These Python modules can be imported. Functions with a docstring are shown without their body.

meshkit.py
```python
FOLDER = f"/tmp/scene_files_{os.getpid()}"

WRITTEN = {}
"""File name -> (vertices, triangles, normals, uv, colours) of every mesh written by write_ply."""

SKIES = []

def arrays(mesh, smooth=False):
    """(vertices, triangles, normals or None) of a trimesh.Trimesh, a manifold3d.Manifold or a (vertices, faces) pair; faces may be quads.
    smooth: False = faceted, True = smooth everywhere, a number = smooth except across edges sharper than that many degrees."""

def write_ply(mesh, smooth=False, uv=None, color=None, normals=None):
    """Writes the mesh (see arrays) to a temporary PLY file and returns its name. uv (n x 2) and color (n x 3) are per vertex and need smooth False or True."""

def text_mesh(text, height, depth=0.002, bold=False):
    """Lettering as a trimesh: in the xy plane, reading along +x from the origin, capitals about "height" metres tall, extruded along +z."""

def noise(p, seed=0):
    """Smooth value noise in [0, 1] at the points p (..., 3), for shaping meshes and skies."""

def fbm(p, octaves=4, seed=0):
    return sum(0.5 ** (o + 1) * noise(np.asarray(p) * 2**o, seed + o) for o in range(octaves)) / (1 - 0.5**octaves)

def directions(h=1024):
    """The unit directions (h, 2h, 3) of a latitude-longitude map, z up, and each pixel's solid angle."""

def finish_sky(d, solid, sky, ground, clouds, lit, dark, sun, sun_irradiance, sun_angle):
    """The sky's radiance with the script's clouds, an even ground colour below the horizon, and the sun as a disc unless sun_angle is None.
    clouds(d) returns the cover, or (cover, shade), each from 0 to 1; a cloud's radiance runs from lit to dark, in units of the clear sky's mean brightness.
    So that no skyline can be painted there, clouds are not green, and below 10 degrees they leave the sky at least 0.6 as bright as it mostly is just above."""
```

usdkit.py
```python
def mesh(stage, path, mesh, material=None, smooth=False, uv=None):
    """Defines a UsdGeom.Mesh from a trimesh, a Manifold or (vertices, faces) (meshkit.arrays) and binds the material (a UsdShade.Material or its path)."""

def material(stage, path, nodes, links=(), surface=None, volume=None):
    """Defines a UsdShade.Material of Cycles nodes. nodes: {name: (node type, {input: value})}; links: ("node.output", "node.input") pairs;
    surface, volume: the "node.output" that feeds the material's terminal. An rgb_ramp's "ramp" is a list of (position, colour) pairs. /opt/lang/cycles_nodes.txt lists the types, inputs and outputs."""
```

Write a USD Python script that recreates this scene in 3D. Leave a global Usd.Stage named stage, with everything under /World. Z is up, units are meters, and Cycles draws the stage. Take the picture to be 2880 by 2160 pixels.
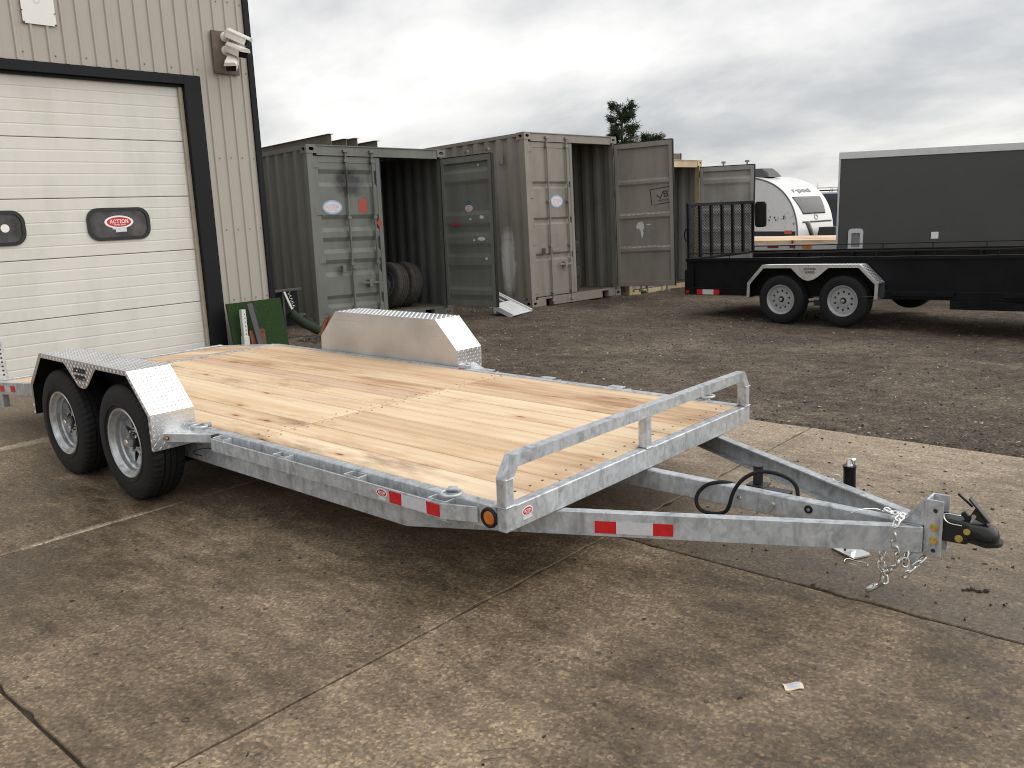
import math, random
import numpy as np, trimesh, manifold3d as m3
import usdkit, meshkit
from shapely.geometry import Polygon, Point, box as sbox
from shapely import affinity
from scipy.spatial.transform import Rotation as R
from pxr import Usd, UsdGeom, UsdLux, UsdShade, Gf, Sdf, Vt

stage = Usd.Stage.CreateInMemory()
UsdGeom.SetStageUpAxis(stage, "Z")
UsdGeom.SetStageMetersPerUnit(stage, 1.0)
UsdGeom.Xform.Define(stage, "/World")
UsdGeom.Scope.Define(stage, "/World/Looks")
rng = random.Random(7)
nrg = np.random.default_rng(7)
PI = math.pi

# ------------------------------------------------------------------ camera, sky, sun, exposure
CAM = np.array([2.14845309, -2.3522092, 1.59654313])
CAM_R = np.array([[0.75215344, 0.65791484, -0.03759336], [0.10574875, -0.17681039, -0.97854754], [-0.65044785, 0.73204245, -0.20256222]])  # right, down, forward
cam = UsdGeom.Camera.Define(stage, "/World/camera")
r_, d_, f_ = CAM_R
cam.AddTransformOp().Set(Gf.Matrix4d(*map(float, [*r_, 0, *(-d_), 0, *(-f_), 0, *CAM, 1])))
cam.CreateFocalLengthAttr(24.0)
cam.CreateHorizontalApertureAttr(24.0 * 2880 / 2412.633)
cam.CreateVerticalApertureAttr(24.0 * 2160 / 2412.633)
cam.CreateClippingRangeAttr(Gf.Vec2f(0.05, 5000))
cam.CreateExposureAttr(0.6)

SUN = np.array([0.66, 0.55, 0.85]); SUN /= np.linalg.norm(SUN)
SUN_EL, SUN_ROT = math.asin(SUN[2]), math.atan2(SUN[0], SUN[1])
sky_mat = usdkit.material(stage, "/World/Looks/sky_overcast", {
    "tc": ("texture_coordinate", {}),
    "sep": ("separate_xyz", {}),
    "den": ("math", {"math_type": "add", "value2": 0.32}),
    "dmax": ("math", {"math_type": "maximum", "value2": 0.1}),
    "dx": ("math", {"math_type": "divide"}), "dy": ("math", {"math_type": "divide"}),
    "cv": ("combine_xyz", {}),
    "map": ("mapping", {"rotation": (0, 0, 0.7), "scale": (1.15, 1.5, 1.0), "location": (13.3, 8.8, 0.0)}),
    "n1": ("noise_texture", {"scale": 1.35, "detail": 7.0, "roughness": 0.56, "distortion": 0.15}),
    "n2": ("noise_texture", {"scale": 0.7, "detail": 2.0, "roughness": 0.5}),
    "add": ("mix_float", {"fac": 0.4}),
    "ramp": ("rgb_ramp", {"ramp": [(0.0, (3.0, 3.08, 3.25)), (0.40, (3.55, 3.62, 3.76)), (0.455, (4.2, 4.25, 4.34)), (0.50, (5.0, 5.0, 5.0)), (0.545, (5.8, 5.75, 5.66)), (0.62, (7.0, 6.9, 6.75))]}),
    "sky": ("sky_texture", {"sky_type": "single_scattering", "sun_disc": False, "sun_elevation": SUN_EL, "sun_rotation": SUN_ROT}),
    "mix": ("mix", {"fac": 0.94}),
    "bg": ("background_shader", {"strength": 0.1}),
}, [("tc.generated", "sep.vector"), ("sep.z", "den.value1"), ("den.value", "dmax.value1"),
    ("sep.x", "dx.value1"), ("dmax.value", "dx.value2"), ("sep.y", "dy.value1"), ("dmax.value", "dy.value2"),
    ("dx.value", "cv.x"), ("dy.value", "cv.y"), ("cv.vector", "map.vector"), ("map.vector", "n1.vector"), ("map.vector", "n2.vector"),
    ("n1.fac", "add.a"), ("n2.fac", "add.b"), ("add.result", "ramp.fac"),
    ("sky.color", "mix.color1"), ("ramp.color", "mix.color2"), ("mix.color", "bg.color")], surface="bg.background")
dome = UsdLux.DomeLight.Define(stage, "/World/sky")
UsdShade.MaterialBindingAPI.Apply(dome.GetPrim()).Bind(sky_mat)
dome.GetPrim().SetCustomDataByKey("kind", "structure")
sun = UsdLux.DistantLight.Define(stage, "/World/sun")
sun.CreateIntensityAttr(0.40); sun.CreateAngleAttr(85.0); sun.CreateNormalizeAttr(True); sun.CreateColorAttr(Gf.Vec3f(1.0, 0.97, 0.92))
zax = SUN; xax = np.cross([0, 1, 0], zax); xax /= np.linalg.norm(xax); yax = np.cross(zax, xax)
sun.AddTransformOp().Set(Gf.Matrix4d(*map(float, [*xax, 0, *yax, 0, *zax, 0, 0, 0, 30, 1])))

# ------------------------------------------------------------------ helpers
used = {}
def numbered(parent, name):
    k = (parent, name); n = used.get(k, 0); used[k] = n + 1
    return f"{parent}/{name}" + (f"_{n:03d}" if n else "")
def path_of(p): return "/World" if p is None else str(p.GetPath())
def mat4(loc=(0, 0, 0), rot=None):
    m = np.eye(4); m[:3, 3] = loc
    if rot is not None: m[:3, :3] = rot
    return m
def gf(m): return Gf.Matrix4d(*map(float, np.asarray(m).T.ravel()))
def tag(o, label=None, cat=None, group=None, kind=None):
    for k, v in (("label", label), ("category", cat), ("group", group), ("kind", kind)):
        if v: o.SetCustomDataByKey(k, v)
    return o
def thing(name, label, cat, m=None, group=None):
    x = UsdGeom.Xform.Define(stage, numbered("/World", name))
    if m is not None: x.AddTransformOp().Set(gf(m))
    return tag(x.GetPrim(), label, cat, group)
def node(parent, name, m=None, label=None):
    x = UsdGeom.Xform.Define(stage, numbered(path_of(parent), name))
    if m is not None: x.AddTransformOp().Set(gf(m))
    return tag(x.GetPrim(), label)
def obj(parent, name, mesh, material, smooth=False, label=None, kind=None):
    return tag(usdkit.mesh(stage, numbered(path_of(parent), name), mesh, material, smooth).GetPrim(), label, kind=kind)
def cat(ms): return trimesh.util.concatenate([m for m in ms if m is not None])
def tm(man):
    a = man.to_mesh(); return trimesh.Trimesh(a.vert_properties[:, :3], a.tri_verts, process=False)
_bf = None
def bx(x0, x1, y0, y1, z0, z1, c=0.003):
    """chamfered box"""
    lo, hi = np.array([min(x0, x1), min(y0, y1), min(z0, z1)]), np.array([max(x0, x1), max(y0, y1), max(z0, z1)])
    c = min(c, 0.3 * float((hi - lo).min()))
    if c <= 0.0002: return trimesh.creation.box(bounds=[lo, hi])
    global _bf
    sg = np.array([[sx, sy, sz] for sx in (0, 1) for sy in (0, 1) for sz in (0, 1)])
    V = []
    for a in range(3):
        for s in sg:
            p = np.where(s, hi - c, lo + c).astype(float); p[a] = hi[a] if s[a] else lo[a]; V.append(p)
    V = np.array(V)
    if _bf is None:
        t = trimesh.Trimesh(V, process=False).convex_hull
        idx = [int(np.argmin(((V - v) ** 2).sum(1))) for v in t.vertices]
        _bf = np.array(idx)[t.faces]
    return trimesh.Trimesh(V, _bf, process=False)
def hull(pts): return trimesh.Trimesh(np.asarray(pts, float)).convex_hull
def tf(mesh, m): mesh = mesh.copy(); mesh.apply_transform(m); return mesh
def frame(o, x, y):
    x = np.array(x, float); x /= np.linalg.norm(x); y = np.array(y, float); y -= x * np.dot(x, y); y /= np.linalg.norm(y)
    m = np.eye(4); m[:3, 0], m[:3, 1], m[:3, 2], m[:3, 3] = x, y, np.cross(x, y), o; return m
def beam(a, b, w, h, c=0.003, up=(0, 0, 1)):
    """box from a to b, width w (horizontal) and height h, centred on the line"""
    a, b = np.array(a, float), np.array(b, float); L = np.linalg.norm(b - a)
    side = np.cross(up, (b - a) / L)
    return tf(bx(0, L, -w / 2, w / 2, -h / 2, h / 2, c), frame(a, b - a, side))
def cyl(a, b, r, n=20, r2=None):
    a, b = np.array(a, float), np.array(b, float); L = np.linalg.norm(b - a); r2 = r if r2 is None else r2
    t = np.linspace(0, 2 * PI, n, endpoint=False); ca = np.c_[np.cos(t), np.sin(t)]
    V = np.vstack([np.c_[ca * r, np.zeros(n)], np.c_[ca * r2, np.full(n, L)], [[0, 0, 0], [0, 0, L]]])
    i = np.arange(n); j = (i + 1) % n
    F = np.vstack([np.c_[i, j, n + j], np.c_[i, n + j, n + i], np.c_[j, i, np.full(n, 2 * n)], np.c_[n + i, n + j, np.full(n, 2 * n + 1)]])
    z = (b - a) / L; x = np.cross([0, 0, 1] if abs(z[2]) < 0.9 else [1, 0, 0], z); x /= np.linalg.norm(x)
    m = np.eye(4); m[:3, 0], m[:3, 1], m[:3, 2], m[:3, 3] = x, np.cross(z, x), z, a
    return tf(trimesh.Trimesh(V, F, process=False), m)
def tube(pts, r, n=8, closed=False):
    P = np.asarray(pts, float); N = len(P)
    T = np.roll(P, -1, 0) - np.roll(P, 1, 0)
    if not closed: T[0], T[-1] = P[1] - P[0], P[-1] - P[-2]
    T /= np.linalg.norm(T, axis=1)[:, None]
    u = np.cross(T[0], [0, 0, 1.0]); u = u if np.linalg.norm(u) > 1e-3 else np.cross(T[0], [1.0, 0, 0])
    V = []; t = np.linspace(0, 2 * PI, n, endpoint=False)
    rr = np.broadcast_to(r, N)
    for k in range(N):
        u = u - T[k] * np.dot(u, T[k]); u /= np.linalg.norm(u); w = np.cross(T[k], u)
        V.append(P[k] + rr[k] * (np.cos(t)[:, None] * u + np.sin(t)[:, None] * w))
    V = np.vstack(V); F = []
    i = np.arange(n); j = (i + 1) % n
    for k in range(N if closed else N - 1):
        a, b = k * n, ((k + 1) % N) * n
        F += [np.c_[a + i, a + j, b + j], np.c_[a + i, b + j, b + i]]
    if not closed:
        V = np.vstack([V, P[0], P[-1]])
        F += [np.c_[j, i, np.full(n, N * n)], np.c_[(N - 1) * n + i, (N - 1) * n + j, np.full(n, N * n + 1)]]
    return trimesh.Trimesh(V, np.vstack(F), process=False)
def spline(pts, n=40):
    from scipy.interpolate import CubicSpline
    P = np.asarray(pts, float); s = np.r_[0, np.cumsum(np.linalg.norm(np.diff(P, axis=0), axis=1))]
    return CubicSpline(s, P)(np.linspace(0, s[-1], n))
def ext(poly, depth, m=None):
    g = trimesh.creation.extrude_polygon(poly, depth, engine="earcut") if poly.geom_type == "Polygon" else cat([trimesh.creation.extrude_polygon(p, depth, engine="earcut") for p in poly.geoms])
    return g if m is None else tf(g, m)
def lathe(profile, n=64, axis_frame=None, mod=None):
    """profile (r, h) revolved about local z; mod(theta index, profile) may return changed profile"""
    P = np.asarray(profile, float); K = len(P); V = []
    for i in range(n):
        q = P if mod is None else mod(i, P.copy()); t = 2 * PI * i / n
        V.append(np.c_[q[:, 0] * math.cos(t), q[:, 0] * math.sin(t), q[:, 1]])
    V = np.vstack(V); F = []
    k = np.arange(K - 1)
    for i in range(n):
        a, b = i * K, ((i + 1) % n) * K
        F += [np.c_[a + k, b + k, b + k + 1], np.c_[a + k, b + k + 1, a + k + 1]]
    g = trimesh.Trimesh(V, np.vstack(F), process=False)
    return g if axis_frame is None else tf(g, axis_frame)
def hexbolt(o, nrm, r=0.012, h=0.01):
    nrm = np.array(nrm, float) / np.linalg.norm(nrm)
    return cat([cyl(o, np.array(o) + nrm * 0.002, r * 1.25, 14), cyl(np.array(o) + nrm * 0.002, np.array(o) + nrm * h, r, 6)])
def ellipse(w, h, n=36): return affinity.scale(Point(0, 0).buffer(1, quad_segs=n // 4), w / 2, h / 2)
def rrect(w, h, r): return sbox(-w / 2 + r, -h / 2 + r, w / 2 - r, h / 2 - r).buffer(r, quad_segs=8)
def text_fit(s, width, height, depth=0.0006, bold=True):
    t = meshkit.text_mesh(s, height, depth, bold); lo, hi = t.bounds
    t.apply_translation([-(lo[0] + hi[0]) / 2, -(lo[1] + hi[1]) / 2, -lo[2]])
    t.apply_scale([width / (hi[0] - lo[0]), height / (hi[1] - lo[1]), 1]); return t

# ------------------------------------------------------------------ materials
def M(name, nodes, links, surface="p.BSDF"): return usdkit.material(stage, f"/World/Looks/{name}", nodes, links, surface=surface)
def plain(name, col, rough=0.5, metal=0.0, var=0.12, scale=6.0, bump=0.0, spec=0.5, coat=0.0, bscale=None):
    """one colour with soft mottling, so that nothing is perfectly flat"""
    c = np.array(col)
    nodes = {"g": ("geometry", {}), "n": ("noise_texture", {"scale": scale, "detail": 5.0, "roughness": 0.6}),
             "r": ("rgb_ramp", {"ramp": [(0.3, tuple(c * (1 - var))), (0.7, tuple(np.minimum(c * (1 + var), 1)))]}),
             "rr": ("map_range", {"from_min": 0.3, "from_max": 0.7, "to_min": max(rough - 0.08, 0.05), "to_max": min(rough + 0.08, 1)}),
             "p": ("principled_bsdf", {"metallic": metal, "specular_ior_level": spec, "coat_weight": coat})}
    links = [("g.position", "n.vector"), ("n.fac", "r.fac"), ("r.color", "p.base_color"), ("n.fac", "rr.value"), ("rr.result", "p.roughness")]
    if bump:
        nodes["bn"] = ("noise_texture", {"scale": bscale or scale * 8, "detail": 4.0}); nodes["b"] = ("bump", {"strength": bump, "distance": 0.004})
        links += [("g.position", "bn.vector"), ("bn.fac", "b.height"), ("b.normal", "p.normal")]
    return M(name, nodes, links)

def galvanized(name, base, metal=0.55, rough=0.42):
    b = np.array(base)
    return M(name, {
        "g": ("geometry", {}),
        "m1": ("mapping", {"scale": (15, 15, 7)}), "n1": ("noise_texture", {"scale": 1.0, "detail": 4.0, "roughness": 0.66, "distortion": 0.8}),
        "v": ("voronoi_texture", {"scale": 45.0}), "bw": ("rgb_to_bw", {}),
        "n3": ("noise_texture", {"scale": 1.4, "detail": 2.0}),
        "c1": ("rgb_ramp", {"ramp": [(0.26, tuple(b * 0.46)), (0.40, tuple(b * 0.78)), (0.52, tuple(b)), (0.72, tuple(np.minimum(b * 1.16, 1)))]}),
        "c2": ("rgb_ramp", {"ramp": [(0.0, (0.78,) * 3), (1.0, (1.05,) * 3)]}),
        "c3": ("rgb_ramp", {"ramp": [(0.35, (0.86, 0.86, 0.85)), (0.65, (1.0, 1.0, 1.0))]}),
        "mul": ("mix", {"mix_type": "multiply", "fac": 1.0}), "mul2": ("mix", {"mix_type": "multiply", "fac": 1.0}),
        "rr": ("map_range", {"from_min": 0.3, "from_max": 0.7, "to_min": rough + 0.12, "to_max": rough - 0.08}),
        "bu": ("bump", {"strength": 0.25, "distance": 0.002}),
        "p": ("principled_bsdf", {"metallic": metal})},
        [("g.position", "m1.vector"), ("m1.vector", "n1.vector"), ("g.position", "v.vector"), ("v.color", "bw.color"), ("g.position", "n3.vector"),
         ("n1.fac", "c1.fac"), ("bw.val", "c2.fac"), ("n3.fac", "c3.fac"), ("c1.color", "mul.color1"), ("c2.color", "mul.color2"), ("mul.color", "mul2.color1"), ("c3.color", "mul2.color2"),
         ("mul2.color", "p.base_color"), ("n1.fac", "rr.value"), ("rr.result", "p.roughness"), ("n1.fac", "bu.height"), ("bu.normal", "p.normal")])

def wood(name, light, mid, off, stain=0.5):
    l, m = np.array(light), np.array(mid)
    return M(name, {
        "g": ("geometry", {}), "oi": ("object_info", {}), "ov": ("combine_xyz", {}), "om": ("math", {"math_type": "multiply", "value2": 37.0}),
        "pa": ("vector_math", {"math_type": "add"}), "po": ("vector_math", {"math_type": "add", "vector2": (off, off * 0.7, 0)}),
        "m1": ("mapping", {"scale": (0.8, 7.0, 7.0)}), "w": ("wave_texture", {"bands_direction": "y", "scale": 0.55, "distortion": 14.0, "detail": 2.0, "detail_scale": 0.45, "detail_roughness": 0.5}),
        "m2": ("mapping", {"scale": (2.2, 70.0, 70.0)}), "fi": ("noise_texture", {"scale": 1.0, "detail": 4.0, "roughness": 0.65}),
        "m3": ("mapping", {"scale": (1.1, 4.2, 4.2)}), "st": ("noise_texture", {"scale": 1.0, "detail": 5.0, "roughness": 0.6, "distortion": 0.6}),
        "m4": ("mapping", {"scale": (0.85, 2.9, 1.0)}), "kn": ("voronoi_texture", {"scale": 1.0, "dimensions": "2D"}),
        "m5": ("mapping", {"scale": (0.5, 1.6, 1.0)}), "dt": ("noise_texture", {"scale": 1.0, "detail": 6.0, "roughness": 0.7}),
        "base": ("rgb_ramp", {"ramp": [(0.0, tuple(m)), (0.55, tuple(l * 0.55 + m * 0.45)), (1.0, tuple(l))]}),
        "fine": ("rgb_ramp", {"ramp": [(0.25, (0.86, 0.82, 0.77)), (0.6, (1, 1, 1))]}),
        "sr": ("rgb_ramp", {"ramp": [(0.33, (0.62, 0.46, 0.35)), (0.44, (0.92, 0.85, 0.79)), (0.54, (1, 1, 1))]}),
        "kr": ("rgb_ramp", {"ramp": [(0.0, (0.14, 0.085, 0.055)), (0.018, (0.30, 0.18, 0.11)), (0.034, (0.82, 0.70, 0.60)), (0.11, (1, 1, 1))]}),
        "dr": ("rgb_ramp", {"ramp": [(0.35, (0.36, 0.30, 0.27)), (0.41, (0.78, 0.73, 0.70)), (0.46, (1, 1, 1))]}),
        "tint": ("rgb_ramp", {"ramp": [(0.0, (1.06, 1.02, 0.97)), (0.25, (0.90, 0.82, 0.76)), (0.45, (1.10, 1.09, 1.06)), (0.7, (0.97, 0.89, 0.82)), (1.0, (1.07, 1.05, 1.0))]}),
        "x1": ("mix", {"mix_type": "multiply", "fac": 0.8}), "x2": ("mix", {"mix_type": "multiply", "fac": stain}), "x3": ("mix", {"mix_type": "multiply", "fac": 1.0}),
        "x4": ("mix", {"mix_type": "multiply", "fac": 0.75}), "x5": ("mix", {"mix_type": "multiply", "fac": 1.0}),
        "bu": ("bump", {"strength": 0.18, "distance": 0.002}),
        "p": ("principled_bsdf", {"roughness": 0.62, "specular_ior_level": 0.3})},
        [("oi.random", "om.value1"), ("om.value", "ov.x"), ("om.value", "ov.y"), ("g.position", "pa.vector1"), ("ov.vector", "pa.vector2"), ("pa.vector", "po.vector1"),
         ("po.vector", "m1.vector"), ("m1.vector", "w.vector"), ("po.vector", "m2.vector"), ("m2.vector", "fi.vector"), ("po.vector", "m3.vector"), ("m3.vector", "st.vector"),
         ("po.vector", "m4.vector"), ("m4.vector", "kn.vector"), ("g.position", "m5.vector"), ("m5.vector", "dt.vector"),
         ("w.fac", "base.fac"), ("fi.fac", "fine.fac"), ("st.fac", "sr.fac"), ("kn.distance", "kr.fac"), ("dt.fac", "dr.fac"), ("oi.random", "tint.fac"),
         ("base.color", "x1.color1"), ("fine.color", "x1.color2"), ("x1.color", "x2.color1"), ("sr.color", "x2.color2"), ("x2.color", "x3.color1"), ("kr.color", "x3.color2"),
         ("x3.color", "x4.color1"), ("dr.color", "x4.color2"), ("x4.color", "x5.color1"), ("tint.color", "x5.color2"), ("x5.color", "p.base_color"), ("fi.fac", "bu.height"), ("bu.normal", "p.normal")])

def concrete(name, lo, mid, hi, agg=1.0, grad=0.0, marks=()):
    """marks: (centre x, y, half lengths x, y): pale scaled patches"""
    lo, mid, hi = map(np.array, (lo, mid, hi))
    nodes = {
        "g": ("geometry", {}), "sp": ("separate_xyz", {}), "gy": ("map_range", {"from_min": 0.9, "from_max": 3.2, "to_min": -grad, "to_max": grad, "clamp": True}), "ga": ("math", {"math_type": "add"}),
        "n1": ("noise_texture", {"scale": 0.6, "detail": 8.0, "roughness": 0.66, "distortion": 0.9}),
        "m2": ("mapping", {"rotation": (0, 0, 0.45), "scale": (0.55, 1.5, 1)}), "n2": ("noise_texture", {"scale": 6.0, "detail": 7.0, "roughness": 0.74, "distortion": 0.3}),
        "n3": ("noise_texture", {"scale": 60.0, "detail": 4.0, "roughness": 0.7}),
        "nm": ("mix_float", {"fac": 0.40}),
        "c1": ("rgb_ramp", {"ramp": [(0.40, tuple(lo)), (0.5, tuple(mid)), (0.61, tuple(hi))]}),
        "dn": ("noise_texture", {"scale": 55.0, "detail": 2.0}), "dv": ("vector_math", {"math_type": "scale", "scale": 0.012}), "da": ("vector_math", {"math_type": "add"}),
        "va": ("voronoi_texture", {"scale": 95.0}), "vb": ("rgb_to_bw", {}), "vr": ("rgb_ramp", {"ramp": [(0.0, (0.50,) * 3), (0.3, (0.85, 0.84, 0.83)), (0.62, (1.08, 1.07, 1.05)), (0.80, (1.55, 1.50, 1.42)), (1.0, (2.2, 2.1, 1.95))]}),
        "vc": ("voronoi_texture", {"scale": 26.0}), "vd": ("rgb_to_bw", {}), "ve": ("math", {"math_type": "less_than", "value2": 0.14}), "vf": ("math", {"math_type": "less_than", "value2": 0.30}), "vg": ("math", {"math_type": "multiply"}),
        "c3": ("rgb_ramp", {"ramp": [(0.3, (0.62,) * 3), (0.62, (1.12,) * 3)]}),
        "x1": ("mix", {"mix_type": "multiply", "fac": 0.85 * agg}), "x2": ("mix", {"mix_type": "multiply", "fac": 1.0}),
        "x3": ("mix", {"color2": (0.04, 0.033, 0.028)}), "xf": ("math", {"math_type": "multiply", "value2": 0.7}),
        "rr": ("map_range", {"from_min": 0.36, "from_max": 0.62, "to_min": 0.27, "to_max": 0.85}),
        "hh": ("math", {"math_type": "multiply", "value2": 0.5}), "ha": ("math", {"math_type": "add"}),
        "bu": ("bump", {"strength": 0.6, "distance": 0.006}),
        "p": ("principled_bsdf", {"specular_ior_level": 0.35})}
    links = [("g.position", "n1.vector"), ("g.position", "m2.vector"), ("m2.vector", "n2.vector"), ("g.position", "n3.vector"), ("g.position", "dn.vector"), ("dn.color", "dv.vector1"), ("g.position", "da.vector1"), ("dv.vector", "da.vector2"), ("da.vector", "va.vector"), ("da.vector", "vc.vector"),
         ("g.position", "sp.vector"), ("sp.y", "gy.value"), ("n1.fac", "nm.a"), ("n2.fac", "nm.b"), ("nm.result", "ga.value1"), ("gy.result", "ga.value2"), ("ga.value", "c1.fac"), ("va.color", "vb.color"), ("vb.val", "vr.fac"), ("n3.fac", "c3.fac"),
         ("vr.color", "x1.color2"), ("x1.color", "x2.color1"), ("c3.color", "x2.color2"),
         ("vc.color", "vd.color"), ("vd.val", "ve.value1"), ("vc.distance", "vf.value1"), ("ve.value", "vg.value1"), ("vf.value", "vg.value2"), ("vg.value", "xf.value1"), ("xf.value", "x3.fac"), ("x2.color", "x3.color1"),
         ("x3.color", "p.base_color"), ("ga.value", "rr.value"), ("rr.result", "p.roughness"),
         ("vb.val", "hh.value1"), ("hh.value", "ha.value1"), ("n3.fac", "ha.value2"), ("ha.value", "bu.height"), ("bu.normal", "p.normal")]
    prev = "c1.color"
    for i, (cx, cy, rx, ry, colr) in enumerate(marks):
        nodes[f"k{i}m"] = ("mapping", {"location": (-cx / rx, -cy / ry, 0), "scale": (1 / rx, 1 / ry, 0)}); nodes[f"k{i}l"] = ("vector_math", {"math_type": "length"})
        nodes[f"k{i}i"] = ("map_range", {"from_min": 1.0, "from_max": 0.0, "to_min": 0.0, "to_max": 1.0, "clamp": True}); nodes[f"k{i}x"] = ("math", {"math_type": "multiply"}); nodes[f"k{i}r"] = ("map_range", {"from_min": 0.10, "from_max": 0.28, "to_min": 0.0, "to_max": 0.9, "clamp": True}); nodes[f"k{i}c"] = ("mix", {"color2": colr})
        links += [("g.position", f"k{i}m.vector"), (f"k{i}m.vector", f"k{i}l.vector1"), (f"k{i}l.value", f"k{i}i.value"), (f"k{i}i.result", f"k{i}x.value1"), ("n2.fac", f"k{i}x.value2"), (f"k{i}x.value", f"k{i}r.value"), (f"k{i}r.result", f"k{i}c.fac"), (prev, f"k{i}c.color1")]
        prev = f"k{i}c.color"
    links.append((prev, "x1.color1"))
    return M(name, nodes, links)

GALV = galvanized("galvanized_steel", (0.615, 0.645, 0.675), 0.5)
GALV_D = galvanized("galvanized_tongue", (0.575, 0.605, 0.635), 0.45, 0.45)
RIMG = galvanized("galvanized_rim", (0.62, 0.64, 0.65), 0.85, 0.34)
WOODS = [wood("pine_cream", (0.78, 0.64, 0.465), (0.735, 0.58, 0.40), 0.0, 0.55), wood("pine_tan", (0.70, 0.55, 0.39), (0.625, 0.465, 0.315), 5.3, 0.8), wood("pine_pink", (0.665, 0.515, 0.395), (0.595, 0.44, 0.33), 11.7, 0.85), wood("pine_pale", (0.83, 0.70, 0.53), (0.78, 0.635, 0.46), 19.1, 0.45)]
ALU_TREAD = plain("tread_plate_aluminium", (0.70, 0.705, 0.715), 0.30, 1.0, 0.04, 3.0)
ALU_SHEET = M("brushed_aluminium", {"g": ("geometry", {}), "m": ("mapping", {"scale": (1.2, 1.2, 30)}), "n": ("noise_texture", {"scale": 1.5, "detail": 5.0, "distortion": 0.2}), "n2": ("noise_texture", {"scale": 2.5, "detail": 4.0}),
    "r": ("rgb_ramp", {"ramp": [(0.35, (0.50, 0.51, 0.53)), (0.6, (0.66, 0.67, 0.69))]}), "rr": ("map_range", {"from_min": 0.3, "from_max": 0.7, "to_min": 0.34, "to_max": 0.50}), "p": ("principled_bsdf", {"metallic": 1.0})},
    [("g.position", "m.vector"), ("m.vector", "n.vector"), ("g.position", "n2.vector"), ("n2.fac", "r.fac"), ("r.color", "p.base_color"), ("n.fac", "rr.value"), ("rr.result", "p.roughness")])
RUBBER = plain("tyre_rubber", (0.011, 0.011, 0.0115), 0.6, 0, 0.3, 9.0, 0.15, 0.3)
RUBBER_OLD = plain("dusty_rubber", (0.05, 0.045, 0.04), 0.85, 0, 0.25, 9.0, 0.15)
BLACKP = plain("black_paint", (0.0045, 0.005, 0.0065), 0.36, 0, 0.3, 3.0, 0.0, 0.2)
BLACKS = plain("black_satin", (0.008, 0.008, 0.008), 0.36, 0, 0.2, 8.0)
BLACKLIN = plain("fender_liner_black", (0.010, 0.0095, 0.009), 0.8, 0, 0.2, 8.0, 0, 0.2)
CHROME = plain("zinc_plate", (0.80, 0.80, 0.78), 0.22, 1.0, 0.06, 30.0)
GOLD = plain("yellow_zinc", (0.62, 0.48, 0.16), 0.35, 0.9, 0.12, 60.0)
RED = plain("red_reflective_tape", (0.56, 0.012, 0.016), 0.35, 0, 0.06, 30.0)
SILVERT = plain("silver_reflective_tape", (0.62, 0.63, 0.65), 0.35, 0.1, 0.03, 30.0)
AMBER = plain("amber_lens", (0.60, 0.17, 0.012), 0.22, 0, 0.25, 60.0, 0.3, 0.5, 0.3, 200)
DECALW = plain("white_vinyl", (0.80, 0.79, 0.77), 0.4, 0, 0.03)
DECALR = plain("red_vinyl", (0.50, 0.02, 0.03), 0.4, 0, 0.06)
FADEW = plain("faded_white_vinyl", (0.62, 0.62, 0.66), 0.6, 0, 0.08, 20)
FADEB = plain("faded_blue_vinyl", (0.30, 0.42, 0.60), 0.6, 0, 0.1, 20)
FADER = plain("faded_red_vinyl", (0.62, 0.36, 0.40), 0.6, 0, 0.12, 20)
BLACKV = plain("black_lettering", (0.02, 0.02, 0.022), 0.5, 0, 0.1)

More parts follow.
